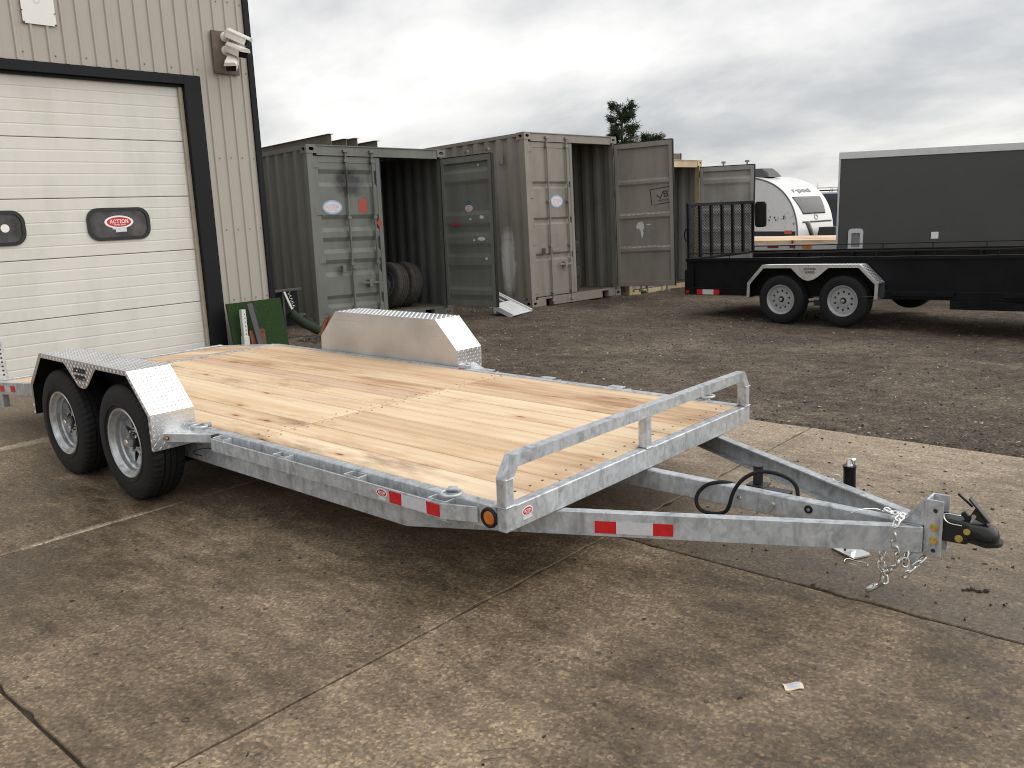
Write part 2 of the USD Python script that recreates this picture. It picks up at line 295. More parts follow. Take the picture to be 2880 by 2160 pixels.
# ------------------------------------------------------------------ setting: ground
def gz(x, y):
    x, y = np.asarray(x, float), np.asarray(y, float)
    k = np.interp(x, [-7, -3], [0.019, 0.028])
    return -np.clip((y - 3.4), 0, 7) * k - np.clip(y - 10.4, 0, 25) * 0.006
def ground_mesh():
    xs = np.r_[-900, -400, -200, -100, -50, -30, -20, -15, -12, np.arange(-10, 6.01, 0.1), 8, 10, 14, 20, 30, 60, 120, 300, 900]
    ys = np.r_[-900, -300, -100, -40, -20, -12, -8, -6.3, -4, 0, 3, 3.30, np.arange(3.33, 13, 0.09), 14, 15, 17, 20, 25, 30, 40, 60, 100, 200, 400, 900, 2000]
    X, Y = np.meshgrid(xs, ys, indexing="ij")
    Z = gz(X, Y)
    near = (X > -11) & (X < 7) & (Y > 3.3) & (Y < 13.5)
    P = np.stack([X, Y, 0 * X], -1)
    Z = Z + np.where(near, (meshkit.fbm(P * 1.3, 4, 3) - 0.5) * 0.05 + (meshkit.fbm(P * 7, 3, 9) - 0.5) * 0.03, 0)
    edge = np.clip((Y - 3.33) / 0.3, 0, 1)
    on_slab = (X > -7.6) & (X < 6.9) & (Y < 3.335) & (Y > -6.35)
    Z = np.where(on_slab, -0.06, np.where(near, Z * edge + (1 - edge) * (0.002 + (meshkit.fbm(P * 9, 3, 5) - 0.5) * 0.03), Z - np.where(Y < 3.33, 0.03, 0)))
    n, m = len(xs), len(ys)
    i = np.arange(n - 1)[:, None] * m + np.arange(m - 1)[None]
    F = np.stack([i, i + m, i + m + 1, i + 1], -1).reshape(-1, 4)
    return (np.stack([X, Y, Z], -1).reshape(-1, 3), F)
GRAVEL = M("gravel", {
    "g": ("geometry", {}), "n1": ("noise_texture", {"scale": 0.55, "detail": 5.0, "roughness": 0.6, "distortion": 0.4}), "n2": ("noise_texture", {"scale": 7.0, "detail": 5.0, "roughness": 0.7}),
    "nm": ("mix_float", {"fac": 0.45}),
    "c1": ("rgb_ramp", {"ramp": [(0.38, (0.052, 0.039, 0.029)), (0.5, (0.097, 0.076, 0.057)), (0.62, (0.165, 0.133, 0.102))]}),
    "v": ("voronoi_texture", {"scale": 36.0}), "vb": ("rgb_to_bw", {}), "vr": ("rgb_ramp", {"ramp": [(0.0, (0.5,) * 3), (0.5, (1,) * 3), (0.8, (1.25, 1.22, 1.18)), (1.0, (2.6, 2.5, 2.4))]}),
    "v2": ("voronoi_texture", {"scale": 90.0}), "vb2": ("rgb_to_bw", {}), "vr2": ("rgb_ramp", {"ramp": [(0.0, (0.6,) * 3), (0.6, (1.05,) * 3), (1.0, (1.9, 1.85, 1.8))]}),
    "x1": ("mix", {"mix_type": "multiply", "fac": 0.75}), "x2": ("mix", {"mix_type": "multiply", "fac": 0.8}),
    "sub": ("math", {"math_type": "subtract", "value1": 1.0}), "bu": ("bump", {"strength": 0.8, "distance": 0.02}),
    "p": ("principled_bsdf", {"roughness": 0.85, "specular_ior_level": 0.25})},
    [("g.position", "n1.vector"), ("g.position", "n2.vector"), ("g.position", "v.vector"), ("g.position", "v2.vector"), ("n1.fac", "nm.a"), ("n2.fac", "nm.b"), ("nm.result", "c1.fac"),
     ("v.color", "vb.color"), ("vb.val", "vr.fac"), ("v2.color", "vb2.color"), ("vb2.val", "vr2.fac"), ("c1.color", "x1.color1"), ("vr.color", "x1.color2"), ("x1.color", "x2.color1"), ("vr2.color", "x2.color2"), ("x2.color", "p.base_color"),
     ("v.distance", "sub.value2"), ("sub.value", "bu.height"), ("bu.normal", "p.normal")])
o = obj(None, "gravel_yard", ground_mesh(), GRAVEL, True); tag(o, kind="structure")
SOIL = plain("joint_dirt", (0.045, 0.034, 0.025), 0.9, 0, 0.4, 25.0, 0.6)

CON_A = concrete("stained_concrete", (0.088, 0.063, 0.040), (0.185, 0.140, 0.094), (0.315, 0.245, 0.170), marks=((-2.375, -0.62, 0.13, 0.75, (0.42, 0.36, 0.28)), (-1.70, -1.28, 0.18, 0.10, (0.42, 0.36, 0.28)), (-1.33, -1.40, 0.26, 0.15, (0.42, 0.36, 0.28)), (-4.70, 0.0, 0.12, 0.7, (0.42, 0.36, 0.28)), (-0.80, -0.95, 0.15, 0.12, (0.085, 0.07, 0.055))))
CON_B = concrete("dry_concrete", (0.125, 0.094, 0.064), (0.215, 0.167, 0.118), (0.36, 0.295, 0.222), 0.75, 0.10)
CON_C = concrete("damp_shaded_concrete", (0.078, 0.056, 0.036), (0.160, 0.121, 0.081), (0.275, 0.213, 0.147))  # damp tone, with shade under the trailer front also put into the colour
apron = UsdGeom.Xform.Define(stage, "/World/concrete_apron").GetPrim(); tag(apron, kind="structure")
SX = [-7.25, -4.77, -2.42, -0.155, 2.15, 4.45, 6.75]
SY = [-6.4, -3.95, -1.517, 0.925, 3.38]
def slab(x0, x1, y0, y1, seed):
    g = 0.005; pts = []
    x0, x1, y0, y1 = x0 + g, x1 - g, y0 + g, y1 - g
    n = 90
    t = np.linspace(0, 1, n, endpoint=False)
    ring = np.vstack([np.c_[x0 + (x1 - x0) * t, 0 * t + y0], np.c_[0 * t + x1, y0 + (y1 - y0) * t], np.c_[x1 - (x1 - x0) * t, 0 * t + y1], np.c_[0 * t + x0, y1 - (y1 - y0) * t]])
    c = np.array([(x0 + x1) / 2, (y0 + y1) / 2]); dirs = np.vstack([np.tile([0, 1], (n, 1)), np.tile([-1, 0], (n, 1)), np.tile([0, -1], (n, 1)), np.tile([1, 0], (n, 1))])
    nz = meshkit.noise(np.c_[ring * 11, np.full(len(ring), seed)], 5); nz2 = meshkit.noise(np.c_[ring * 3.1, np.full(len(ring), seed + 9)], 8)
    chip = np.clip(nz - 0.62, 0, 1) * 0.035 * (nz2 > 0.5) + nz * 0.003
    out = ring + dirs * chip[:, None]; inn = ring + dirs * (chip[:, None] + 0.003)
    N = len(ring)
    V = np.vstack([np.c_[out, np.full(N, -0.12)], np.c_[out, np.full(N, -0.004)], np.c_[inn, np.zeros(N)], [[c[0], c[1], 0]]])
    i = np.arange(N); j = (i + 1) % N
    F = np.vstack([np.c_[i, j, N + j], np.c_[i, N + j, N + i], np.c_[N + i, N + j, 2 * N + j], np.c_[N + i, 2 * N + j, 2 * N + i], np.c_[2 * N + i, 2 * N + j, np.full(N, 3 * N)]])
    return trimesh.Trimesh(V, F, process=False)
for a in range(len(SX) - 1):
    for b in range(len(SY) - 1):
        m = CON_A
        if b == 3 and a >= 3: m = CON_B
        if b == 3 and a == 2: m = CON_B
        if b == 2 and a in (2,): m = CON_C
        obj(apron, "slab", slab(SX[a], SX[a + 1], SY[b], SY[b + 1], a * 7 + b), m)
o = obj(None, "joint_dirt", trimesh.Trimesh([[-7.3, -6.45, -0.012], [6.8, -6.45, -0.012], [6.8, 3.36, -0.012], [-7.3, 3.36, -0.012]], [[0, 1, 2], [0, 2, 3]]), SOIL); tag(o, kind="structure")

# ------------------------------------------------------------------ decals and tape
def decal(parent, o, x, y, w, h, mats=(DECALW, DECALR, DECALW), name="decal", base=True, words=("ACTION", "TRAILERS"), label=None):
    fr = frame(o, x, y)
    root = obj(parent, name, ext(ellipse(w, h), 0.0008, fr), mats[0], label=label or "oval ACTION TRAILERS sticker")
    n = fr[:3, 2]
    up = lambda k: fr @ mat4((0, 0, 0.0008 + k * 0.0006))
    obj(root, "decal_field", ext(ellipse(w * 0.84, h * 0.76), 0.0005, up(0.2)), mats[1])
    obj(root, "lettering", cat([tf(text_fit(words[0], w * 0.64, h * 0.30), up(1.1) @ mat4((0, h * 0.05, 0))), tf(text_fit(words[1], w * 0.42, h * 0.10), up(1.1) @ mat4((0, -h * 0.21, 0)))]), mats[2])
    return root
def tape(parent, o, x, y, segs, h, name="reflective_tape"):
    fr = frame(o, x, y); u = 0; root = None
    for L, mt in segs:
        obj(parent, name, ext(sbox(u, -h / 2, u + L, h / 2), 0.0012, fr), mt, label="red reflective tape" if mt is RED else "silver reflective tape"); u += L

exec_parts = []
# ================================================================== THE GALVANIZED CAR-HAULER TRAILER
W = 2.10
tr = thing("flatbed_trailer", "galvanized tandem axle flatbed trailer with new pine plank deck in the foreground", "trailer")
ZT, ZB = 0.437, 0.336
XC, XE = -4.655, -5.66      # crossbar where the beavertail starts, rear end
ZE = 0.345                  # deck level at the rear end
def mirror(mesh):
    g = mesh.copy(); g.vertices[:, 1] = W - g.vertices[:, 1]; g.faces = g.faces[:, ::-1]; return g
# frame
obj(tr, "front_crossmember", cat([bx(-0.05, 0, 0.0, W, ZB, ZT, 0.004), beam((-0.03, -0.002, ZT + 0.001), (-0.03, 0.055, ZT + 0.001), 0.05, 0.006)]), GALV)
for s in (0, 1):
    f = mirror if s else (lambda g: g)
    rail = bx(XC, -0.052, 0.0, 0.05, ZB, ZT, 0.004)
    tail = beam((XC + 0.004, 0.025, (ZT + ZB) / 2), (XE, 0.025, (ZT + ZB) / 2 - (ZT - ZE)), 0.05, ZT - ZB, 0.004)
    obj(tr, "side_rail", f(cat([rail, tail])), GALV)
    # lower main beam: a channel below the rail which bends inwards to become the tongue
    zt, zb = ZB - 0.002, 0.232
    B0, B1, B2 = np.array([-4.2, 0.006, 0]), np.array([-0.60, 0.006, 0]), np.array([1.255, 0.99, 0])
    def chan(a, b, fl=0.045):
        d = (b - a) / np.linalg.norm(b - a); n = np.array([-d[1], d[0], 0]); L = np.linalg.norm(b - a)
        fr = frame(a, d, n)
        return tf(cat([bx(0, L, 0, 0.006, zb, zt, 0.001), bx(0, L, 0.006, fl, zt - 0.008, zt, 0.001), bx(0, L, 0.006, fl, zb, zb + 0.008, 0.001)]), fr)
    obj(tr, "main_beam", f(chan(B0, B1)), GALV)
    obj(tr, "tongue_beam", f(chan(B1, B2)), GALV_D)
obj(tr, "centre_tongue_beam", bx(-0.6, 1.22, W / 2 - 0.026, W / 2 + 0.026, 0.238, 0.332, 0.004), GALV_D)
for x in np.arange(-4.4, -0.4, 0.61):
    obj(tr, "crossmember", bx(x, x + 0.04, 0.055, W - 0.055, 0.33, 0.392, 0.002), GALV)
obj(tr, "rear_crossmember", tf(bx(-0.05, 0, 0.0, W, -0.1, 0.004, 0.004), mat4((XE, 0, ZE))), GALV)
obj(tr, "deck_crossbar", bx(XC - 0.03, XC + 0.03, 0.052, W - 0.052, ZT - 0.012, ZT + 0.006, 0.001), GALV)
# front rail hoop
obj(tr, "rail_post", bx(-0.052, -0.002, 0.004, 0.056, ZT + 0.002, 0.553, 0.004), GALV)
obj(tr, "rail_post", bx(-0.052, -0.002, W - 0.056, W - 0.004, ZT + 0.002, 0.553, 0.004), GALV)
obj(tr, "rail_post", bx(-0.050, -0.004, 1.018, 1.068, ZT + 0.002, 0.592, 0.004), GALV)
def hoop():
    ys = [(0.004, 0.553), (0.004, 0.553), (0.070, 0.641), (W - 0.070, 0.641), (W - 0.004, 0.553)]
    outer = [(0.004, 0.551), (0.066, 0.642), (W - 0.066, 0.642), (W - 0.004, 0.551)]
    inner = [(W - 0.056, 0.551), (W - 0.086, 0.592), (0.086, 0.592), (0.056, 0.551)]
    g = ext(Polygon(outer + inner), 0.050)
    g = tf(g, frame((-0.052, 0, 0), (0, 1, 0), (0, 0, 1)))
    return g
obj(tr, "top_rail", hoop(), GALV)
welds = []
for (y0, y1) in ((0.0, 0.06), (1.014, 1.072), (W - 0.06, W)):
    welds.append(tube([(-0.001, y0, ZT + 0.002), (-0.001, y1, ZT + 0.002)], 0.005, 6)); welds.append(tube([(-0.053, y0, ZT + 0.002), (-0.053, y1, ZT + 0.002)], 0.005, 6))
for yy, zz in ((0.03, 0.552), (W - 0.03, 0.552)): welds.append(tube([(0.0, yy - 0.026, zz), (0.0, yy + 0.026, zz + 0.0)], 0.003, 6))
obj(tr, "weld_beads", cat(welds), GALV)
# planks
NP = 11; y0 = 0.056; pw = (W - 2 * y0) / NP
for r in range(NP):
    a, b = y0 + r * pw + 0.0022, y0 + (r + 1) * pw - 0.0022
    dz = lambda: rng.uniform(-0.0022, 0.0012)
    s1, s2 = -1.852 + rng.uniform(-0.001, 0.001), -1.858 + rng.uniform(-0.001, 0.001)
    for (x0, x1) in ((s1 + 0.005, -0.056 - rng.uniform(0, 0.004)), (XC + 0.034, s2 - 0.004)):
        d = dz(); obj(tr, "plank", bx(x0, x1, a, b, 0.395, ZT - 0.001 + d, 0.003), WOODS[rng.choice([0, 0, 1, 2, 3, 1])])
    L = math.hypot(XC - XE - 0.03, ZT - ZE)
    fr = frame((XC - 0.034, 0, ZT - 0.003), (XE + 0.012 - XC + 0.034, 0, ZE - ZT), (0, -1, 0))
    obj(tr, "plank", tf(bx(0, L - 0.06, -b, -a, -0.04, -0.002 + dz(), 0.003), fr), WOODS[rng.choice([0, 1, 3])])
scr = []
for r in range(NP):
    for q in (0.28, 0.72):
        yy = y0 + (r + q) * pw
        for xx in (-0.115, -1.852 + 0.05, -1.852 - 0.055, -4.58):
            c = np.array([xx + rng.uniform(-0.012, 0.012), yy + rng.uniform(-0.008, 0.008), ZT])
            scr.append(cyl(c - [0, 0, 0.003], c + [0, 0, 0.0006], 0.0058 if xx > -1 else 0.0045, 8))
obj(tr, "deck_screws", cat(scr), plain("screw_dark", (0.20, 0.13, 0.08), 0.55, 0.3, 0.5, 40), kind="stuff")
obj(tr, "seam_strip", bx(-1.90, -1.81, 0.06, W - 0.06, 0.385, 0.3945, 0), plain("seam_brown", (0.10, 0.05, 0.025), 0.9))
# rub rail, stake pockets, tape, marker lamp (both sides; the near one shows)
for s in (0, 1):
    f = mirror if s else (lambda g: g)
    yr = -0.066
    obj(tr, "rub_rail", f(cat([bx(-2.095, -0.30, yr, yr + 0.009, 0.352, 0.421, 0.002), beam((-0.302, yr + 0.0045, 0.3865), (-0.147, -0.006, 0.3865), 0.009, 0.068, 0.002)])), GALV)
    for x0 in (-2.085, -1.515, -0.945, -0.385):
        x1 = x0 + 0.105
        g = cat([bx(x0, x0 + 0.006, yr + 0.009, -0.0005, 0.345, 0.428, 0.001), bx(x1 - 0.006, x1, yr + 0.009, -0.0005, 0.345, 0.428, 0.001), bx(x0 + 0.006, x1 - 0.006, yr + 0.009, yr + 0.014, 0.345, 0.428, 0.001),
                 bx(x0 + 0.006, x1 - 0.006, -0.006, -0.0005, 0.345, 0.428, 0.001), bx(x0 - 0.012, x1 + 0.012, yr + 0.012, 0.0, 0.340, 0.346, 0.001)])
        obj(tr, "stake_pocket", f(g), GALV)
decal(tr, (-0.668, -0.0665, 0.393), (1, 0, 0), (0, 0, 1), 0.072, 0.040)
obj(tr, "decal_strip", ext(rrect(0.05, 0.012, 0.004), 0.0008, frame((-0.668, -0.0665, 0.367), (1, 0, 0), (0, 0, 1))), FADEW)
tape(tr, (-0.618, -0.0665, 0.3865), (1, 0, 0), (0, 0, 1), [(0.079, RED), (0.155, SILVERT), (0.079, RED)], 0.053)
decal(tr, (0.0005, 0.130, 0.395), (0, 1, 0), (0, 0, 1), 0.068, 0.040)
obj(tr, "decal_strip", ext(rrect(0.058, 0.014, 0.004), 0.0008, frame((0.0005, 0.130, 0.369), (0, 1, 0), (0, 0, 1))), FADEW)
def marker(c, r, nrm, parent=tr):
    nrm = np.array(nrm, float); c = np.array(c, float)
    x = np.cross([0, 0, 1], nrm)
    fr = frame(c, x, (0, 0, 1))
    a = obj(parent, "marker_lamp", lathe([(r * 0.70, -0.004), (r * 0.72, 0.006), (r * 0.82, 0.012), (r * 0.94, 0.010), (r, 0.0), (r, -0.004)], 36, fr), RUBBER, True, label="round amber side marker lamp in a black rubber ring")
    obj(a, "lens", lathe([(0.0001, 0.010), (r * 0.3, 0.0095), (r * 0.6, 0.007), (r * 0.72, 0.004), (r * 0.72, -0.002)], 30, fr), AMBER, True)
marker((-0.088, -0.0005, 0.3855), 0.043, (0, -1, 0))
# D rings
def dring(c, ang, far=False):
    c = np.array(c, float); u = np.array([math.cos(ang), math.sin(ang), 0]); v = np.array([-u[1], u[0], 0])
    t = np.linspace(-0.5 * PI, 1.5 * PI, 30, endpoint=False)
    P = [c + u * (0.048 * math.cos(q) * (1.0 if math.cos(q) > 0 else 0.75)) + v * (0.042 * math.sin(q)) + np.array([0, 0, 0.015]) for q in t]
    root = obj(tr, "tie_down_ring", tube(P, 0.0075, 8, True), GALV, True)
    k = tf(cat([bx(-0.022, 0.022, -0.025, 0.025, 0, 0.006, 0.001)]), frame(c - u * 0.036, u, v))
    arch = tube([c - u * 0.036 + v * 0.0 + np.array([-0.02 * u[0] * 0, 0, 0]) + u * (0.018 * math.cos(q)) + np.array([0, 0, 0.016 * math.sin(q) + 0.004]) for q in np.linspace(0, PI, 9)], 0.004, 6)
    strap = cat([tf(bx(-0.02, 0.02, -0.02, 0.02, -0.003, 0.003, 0.001), frame(c - u * 0.036 + np.array([0, 0, 0.022]), u, v)), k,
                 tf(bx(-0.002, 0.002, -0.02, 0.02, -0.013, 0.013, 0.0005), frame(c - u * 0.056 + np.array([0, 0, 0.012]), u, v))])
    obj(root, "ring_strap", strap, GALV)
dring((-0.285, -0.012, ZT + 0.002), -0.9)
dring((-2.285, -0.012, ZT + 0.002), -2.0)
dring((-0.285, W + 0.012, ZT + 0.002), 0.9)
dring((-2.285, W + 0.012, ZT + 0.002), 2.0)
# gusset brackets in front of the fenders with a small amber lamp
for s in (0, 1):
    f = mirror if s else (lambda g: g)
    poly = Polygon([(-2.115, 0.0), (-2.34, 0.0), (-2.40, -0.20), (-2.375, -0.215), (-2.115, -0.05)])
    g = cat([ext(poly, 0.006, mat4((0, 0, ZT - 0.004))), beam((-2.382, -0.213, 0.415), (-2.115, -0.052, 0.415), 0.007, 0.045, 0.001)])
    br = obj(tr, "fender_bracket", f(g), GALV)
    c = np.array([-2.335, -0.187, 0.415]); n = np.array([0.52, -0.855, 0])
    if s: c[1] = W - c[1]; n[1] *= -1
    obj(br, "clearance_lamp", cat([cyl(c, c + n * 0.008, 0.011, 14), ]), BLACKS); obj(br, "lens", trimesh.Trimesh(*(lambda m: (m.vertices + c + n * 0.007, m.faces))(trimesh.creation.icosphere(2, 0.0085))), AMBER, True)
obj(tr, "wiring", tube(spline([(-2.10, -0.01, 0.34), (-2.16, -0.05, 0.352), (-2.24, -0.08, 0.335), (-2.30, -0.06, 0.300), (-2.28, -0.03, 0.285)], 24), 0.0035, 6), BLACKS)

# fenders ---------------------------------------------------------------
FX = [(-4.028, 0.352), (-4.016, 0.557), (-3.791, 0.779), (-2.569, 0.779), (-2.349, 0.557), (-2.349, 0.352)]
def tread_on(o, x, y, w, h, cell=0.0235, clip=None, hh=0.0026):
    """raised tread lozenges, alternately turned, on the rectangle o + [0,w]x + [0,h]y"""
    fr = frame(o, x, y); V, F = [], []; nx, ny = int(w / cell), int(h / cell)
    base = np.array([[-0.0115, 0, 0], [0, -0.0034, 0], [0.0115, 0, 0], [0, 0.0034, 0], [-0.005, 0, hh], [0.005, 0, hh]])
    bf = np.array([[0, 1, 4], [1, 5, 4], [1, 2, 5], [2, 3, 5], [3, 4, 5], [3, 0, 4]])
    for i in range(nx):
        for j in range(ny):
            cx, cy = (i + 0.5) * w / nx, (j + 0.5) * h / ny
            if clip is not None and not clip.contains(Point(cx, cy).buffer(0.009)): continue
            a = PI / 4 if (i + j) % 2 else -PI / 4
            c_, s_ = math.cos(a), math.sin(a)
            v = base @ np.array([[c_, s_, 0], [-s_, c_, 0], [0, 0, 1]]) + [cx, cy, 0.0]
            F.append(bf + len(V) * 6); V.append(v)
    return tf(trimesh.Trimesh(np.vstack(V), np.vstack(F), process=False), fr)
def fender(parent, ymin, ymax, FX, skirt, far=False, mats=(ALU_TREAD, ALU_SHEET, BLACKLIN), words=("ACTION", "SERIES"), lipz=0.026):
    """outer side at ymin; wheels below"""
    root = node(parent, "fender")
    t = 0.003; parts = []; treads = []
    out = (lambda y: y) if not far else (lambda y: W - y)
    for k in range(len(FX) - 1):
        (xa, za), (xb, zb) = FX[k], FX[k + 1]
        a, b = np.array([xa, 0, za]), np.array([xb, 0, zb]); L = np.linalg.norm(b - a); d = (b - a) / L; n = np.array([-d[2], 0, d[0]])
        if n[2] < -0.1: n = -n
        V = [a, b, b - n * t, a - n * t]
        pts = [np.array([p[0], yy, p[2]]) for yy in (ymin, ymax) for p in V]
        parts.append(hull(pts))
        treads.append(tread_on((a[0], ymin, a[2]), d, (0, 1, 0), L, ymax - ymin) if np.cross(d, [0, 1, 0])[2] >= -1e-6 and np.cross(d, [0, 1, 0])[0] * 1 >= -1 else None)
    body = cat(parts); tread = cat(treads)
    # cross(d, y) must look outwards; profile runs rear -> front so d x y = +z on top
    top = FX[2][1]; xa, xb = FX[2][0], FX[3][0]
    # outer lip along whole profile plus centre drop
    prof = FX; inner = []
    pl = Polygon(FX).buffer(-lipz, join_style=2)
    lip = Polygon(FX).difference(Polygon([(FX[0][0] - 1, 0.0), (FX[0][0] - 1, FX[0][1] - 0.0), (FX[-1][0] + 1, FX[-1][1] - 0.0), (FX[-1][0] + 1, 0.0)])).difference(sbox(FX[0][0] + lipz, 0, FX[-1][0] - lipz, FX[0][1] + 0.05).union(pl))
    sk = Polygon(skirt)
    face = lip.union(sk)
    fr = frame((0, ymin - 0.0, 0), (1, 0, 0), (0, 0, 1))       # normal = x cross z = -y
    side = ext(face, t, fr @ mat4((0, 0, -t + 0.0)))
    clipf = face
    x0, z0, x1, z1 = face.bounds
    st = tread_on((x0, ymin, z0), (1, 0, 0), (0, 0, 1), x1 - x0, z1 - z0, clip=affinity.translate(face.buffer(0.003), -x0, -z0))
    # rolled top edge
    roll = tube([(xa, ymin + 0.002, top - 0.002), (xb, ymin + 0.002, top - 0.002)], 0.004, 8)
    P = [np.array([p[0], ymin + 0.002, p[1]]) for p in FX]
    g = cat([body, tread, side, st, tube(P, 0.0042, 6)])
    # back plate (towards the deck)
    backp = Polygon(FX + [(FX[-1][0], 0.33), (FX[0][0], 0.33)]) if True else None
    back = ext(Polygon(FX), 0.002, frame((0, ymax + 0.002, 0), (1, 0, 0), (0, 0, 1)))
    liner = ext(Polygon(FX).buffer(-0.004, join_style=2), 0.001, frame((0, ymax - 0.006, 0), (1, 0, 0), (0, 0, 1)))
    cover = cat([hull([np.array([p[0], yy, p[2]]) for yy in (ymin + 0.006, ymax - 0.008) for p in (np.array([q[0][0], 0, q[0][1] - 0.006]), np.array([q[1][0], 0, q[1][1] - 0.006]), np.array([q[1][0], 0, q[1][1] - 0.009]), np.array([q[0][0], 0, q[0][1] - 0.009]))]) for q in [(FX[2], FX[3])]])
    lp = [(p[0] + (0.007 if i < 3 else -0.007), p[1] - 0.007) for i, p in enumerate(FX)]
    lins = []
    for k in range(len(lp) - 1):
        (xa_, za_), (xb_, zb_) = lp[k], lp[k + 1]
        lins.append(trimesh.Trimesh([[xa_, ymin + 0.004, za_], [xb_, ymin + 0.004, zb_], [xb_, ymax - 0.007, zb_], [xa_, ymax - 0.007, za_]], [[0, 2, 1], [0, 3, 2]]))
    f = mirror if far else (lambda g: g)
    obj(root, "tread_plate", f(g), mats[0])
    obj(root, "inner_panel", f(back), mats[1], label="smooth brushed inner side of the fender")
    obj(root, "liner", f(cat([liner] + lins)), mats[2])
    cx = (min(p[0] for p in skirt) + max(p[0] for p in skirt)) / 2
    if not far:
        for wd, zz, ww in ((words[0], top - 0.055, 0.17), (words[1], top - 0.098, 0.145)):
            obj(root, "lettering", tf(text_fit(wd, ww, 0.030, 0.003), frame((cx, ymin - 0.0005, zz), (1, 0, 0), (0, 0, 1))), BLACKV)
    return root
SK = [(-3.432, 0.755), (-3.395, 0.735), (-3.30, 0.665), (-3.255, 0.630), (-3.225, 0.618), (-3.185, 0.614), (-3.145, 0.618), (-3.105, 0.638), (-2.99, 0.735), (-2.962, 0.755)]
fender(tr, -0.265, -0.008, FX, SK)
fender(tr, -0.265, -0.008, FX, SK, far=True)

# wheels -----------------------------------------------------------------
def tyre_profile(r, w, rim, grooves=True):
    """closed-ish tyre profile (radius, offset), offset 0 at the outer face going inwards"""
    h = r - rim
    p = [(rim + 0.001, 0.012), (rim + h * 0.10, 0.002), (rim + h * 0.32, -0.004), (rim + h * 0.55, -0.005), (rim + h * 0.78, 0.002), (r - 0.016, 0.010), (r - 0.005, 0.020), (r - 0.002, 0.030)]
    g = []
    inner = [(0.30, 0), (0.315, 1), (0.345, 1), (0.36, 0), (0.48, 0), (0.49, 1), (0.51, 1), (0.52, 0), (0.64, 0), (0.655, 1), (0.685, 1), (0.70, 0)]
    for q, dn in inner: p.append((r - (0.009 if dn else 0.0) - 0.002 * abs(q - 0.5), w * q))
    m = [(a, w - b) for a, b in p[:8]][::-1]
    return p + m
def wheel_meshes(r=0.345, w=0.205, rim=0.195, steps=168):
    prof = tyre_profile(r, w, rim)
    K = len(prof)
    def mod(i, P):
        if i % 3 == 0:
            for k in (5, 6, 7): P[k, 0] -= 0.010; P[K - 1 - k, 0] -= 0.010
        return P
    tyre = lathe(prof, steps, None, mod)
    # raised ring on the sidewall
    tyre = cat([tyre, lathe([(rim + 0.030, -0.002), (rim + 0.034, -0.0065), (rim + 0.038, -0.003)], 72)])
    return tyre
def rim_spoke(rim=0.195, w=0.205):
    barrel = lathe([(rim + 0.012, 0.020), (rim + 0.013, 0.006), (rim + 0.008, 0.000), (rim - 0.002, 0.004), (rim - 0.010, 0.020), (rim - 0.024, 0.030), (rim - 0.026, 0.052), (rim - 0.036, 0.060), (rim - 0.038, 0.085), (rim - 0.043, 0.10), (rim - 0.043, w - 0.03), (rim, w - 0.01)], 72)
    Rr = rim - 0.036; disc = Point(0, 0).buffer(Rr, quad_segs=24).difference(Point(0, 0).buffer(0.042, quad_segs=10))
    for k in range(8):
        a = 2 * PI * k / 8 + 0.2
        tri = Polygon([(Rr - 0.006, 0.004), (Rr - 0.006, -0.004), (0.084, -0.024), (0.080, 0), (0.084, 0.024)]).buffer(0.004)
        disc = disc.difference(affinity.rotate(tri, math.degrees(a), origin=(0, 0)))
    d = ext(disc, 0.006, mat4((0, 0, 0.083)))
    raise_ = lathe([(0.068, 0.083), (0.064, 0.076), (0.046, 0.074), (0.042, 0.086)], 40)
    return cat([barrel, d, raise_])
def hub(parent, o, axis_fr, chrome=True):
    obj(parent, "hub_cap", tf(cat([lathe([(0.0001, 0.006), (0.020, 0.007), (0.024, 0.012), (0.0245, 0.050), (0.028, 0.054), (0.028, 0.06)], 24)]), axis_fr), CHROME, 40)
    obj(parent, "hub", tf(cat([lathe([(0.026, 0.045), (0.040, 0.050), (0.042, 0.075), (0.047, 0.12), (0.12, 0.125), (0.12, 0.16), (0.02, 0.16)], 28)]), axis_fr), BLACKS, 40)
    for k in range(5):
        a = 2 * PI * k / 5 + 0.5; c = np.array([0.058 * math.cos(a), 0.058 * math.sin(a), 0.0])
        obj(parent, "lug_nut", tf(cat([cyl(c + [0, 0, 0.074], c + [0, 0, 0.050], 0.0115, 6, 0.010)]), axis_fr), CHROME)
def wheel(parent, x, yface, z, out=-1, kind="spoke", rot=0.0, r=0.345, w=0.205, name="wheel"):
    """outer face at yface, out = -1 when it faces -y"""
    root = node(parent, name)
    fr = frame((x, yface, z), (1, 0, 0), (0, 0, 1)) if out < 0 else frame((x, yface, z), (-1, 0, 0), (0, 0, 1))
    fr = fr @ np.diag([1, 1, -1, 1])       # local z runs inwards
    fr = fr @ mat4((0, 0, 0), R.from_euler("z", rot).as_matrix())
    def fl(g):
        g = tf(g, fr); g.faces = g.faces[:, ::-1] if np.linalg.det(fr[:3, :3]) > 0 else g.faces
        return g
    obj(root, "tyre", tf(wheel_meshes(r, w), fr), RUBBER, 35)
    if kind == "spoke":
        obj(root, "rim", tf(rim_spoke(), fr), RIMG, 35)
    else:
        obj(root, "rim", tf(rim_white(), fr), WHITERIM, 35)
    hub(root, (x, yface, z), fr)
    return root
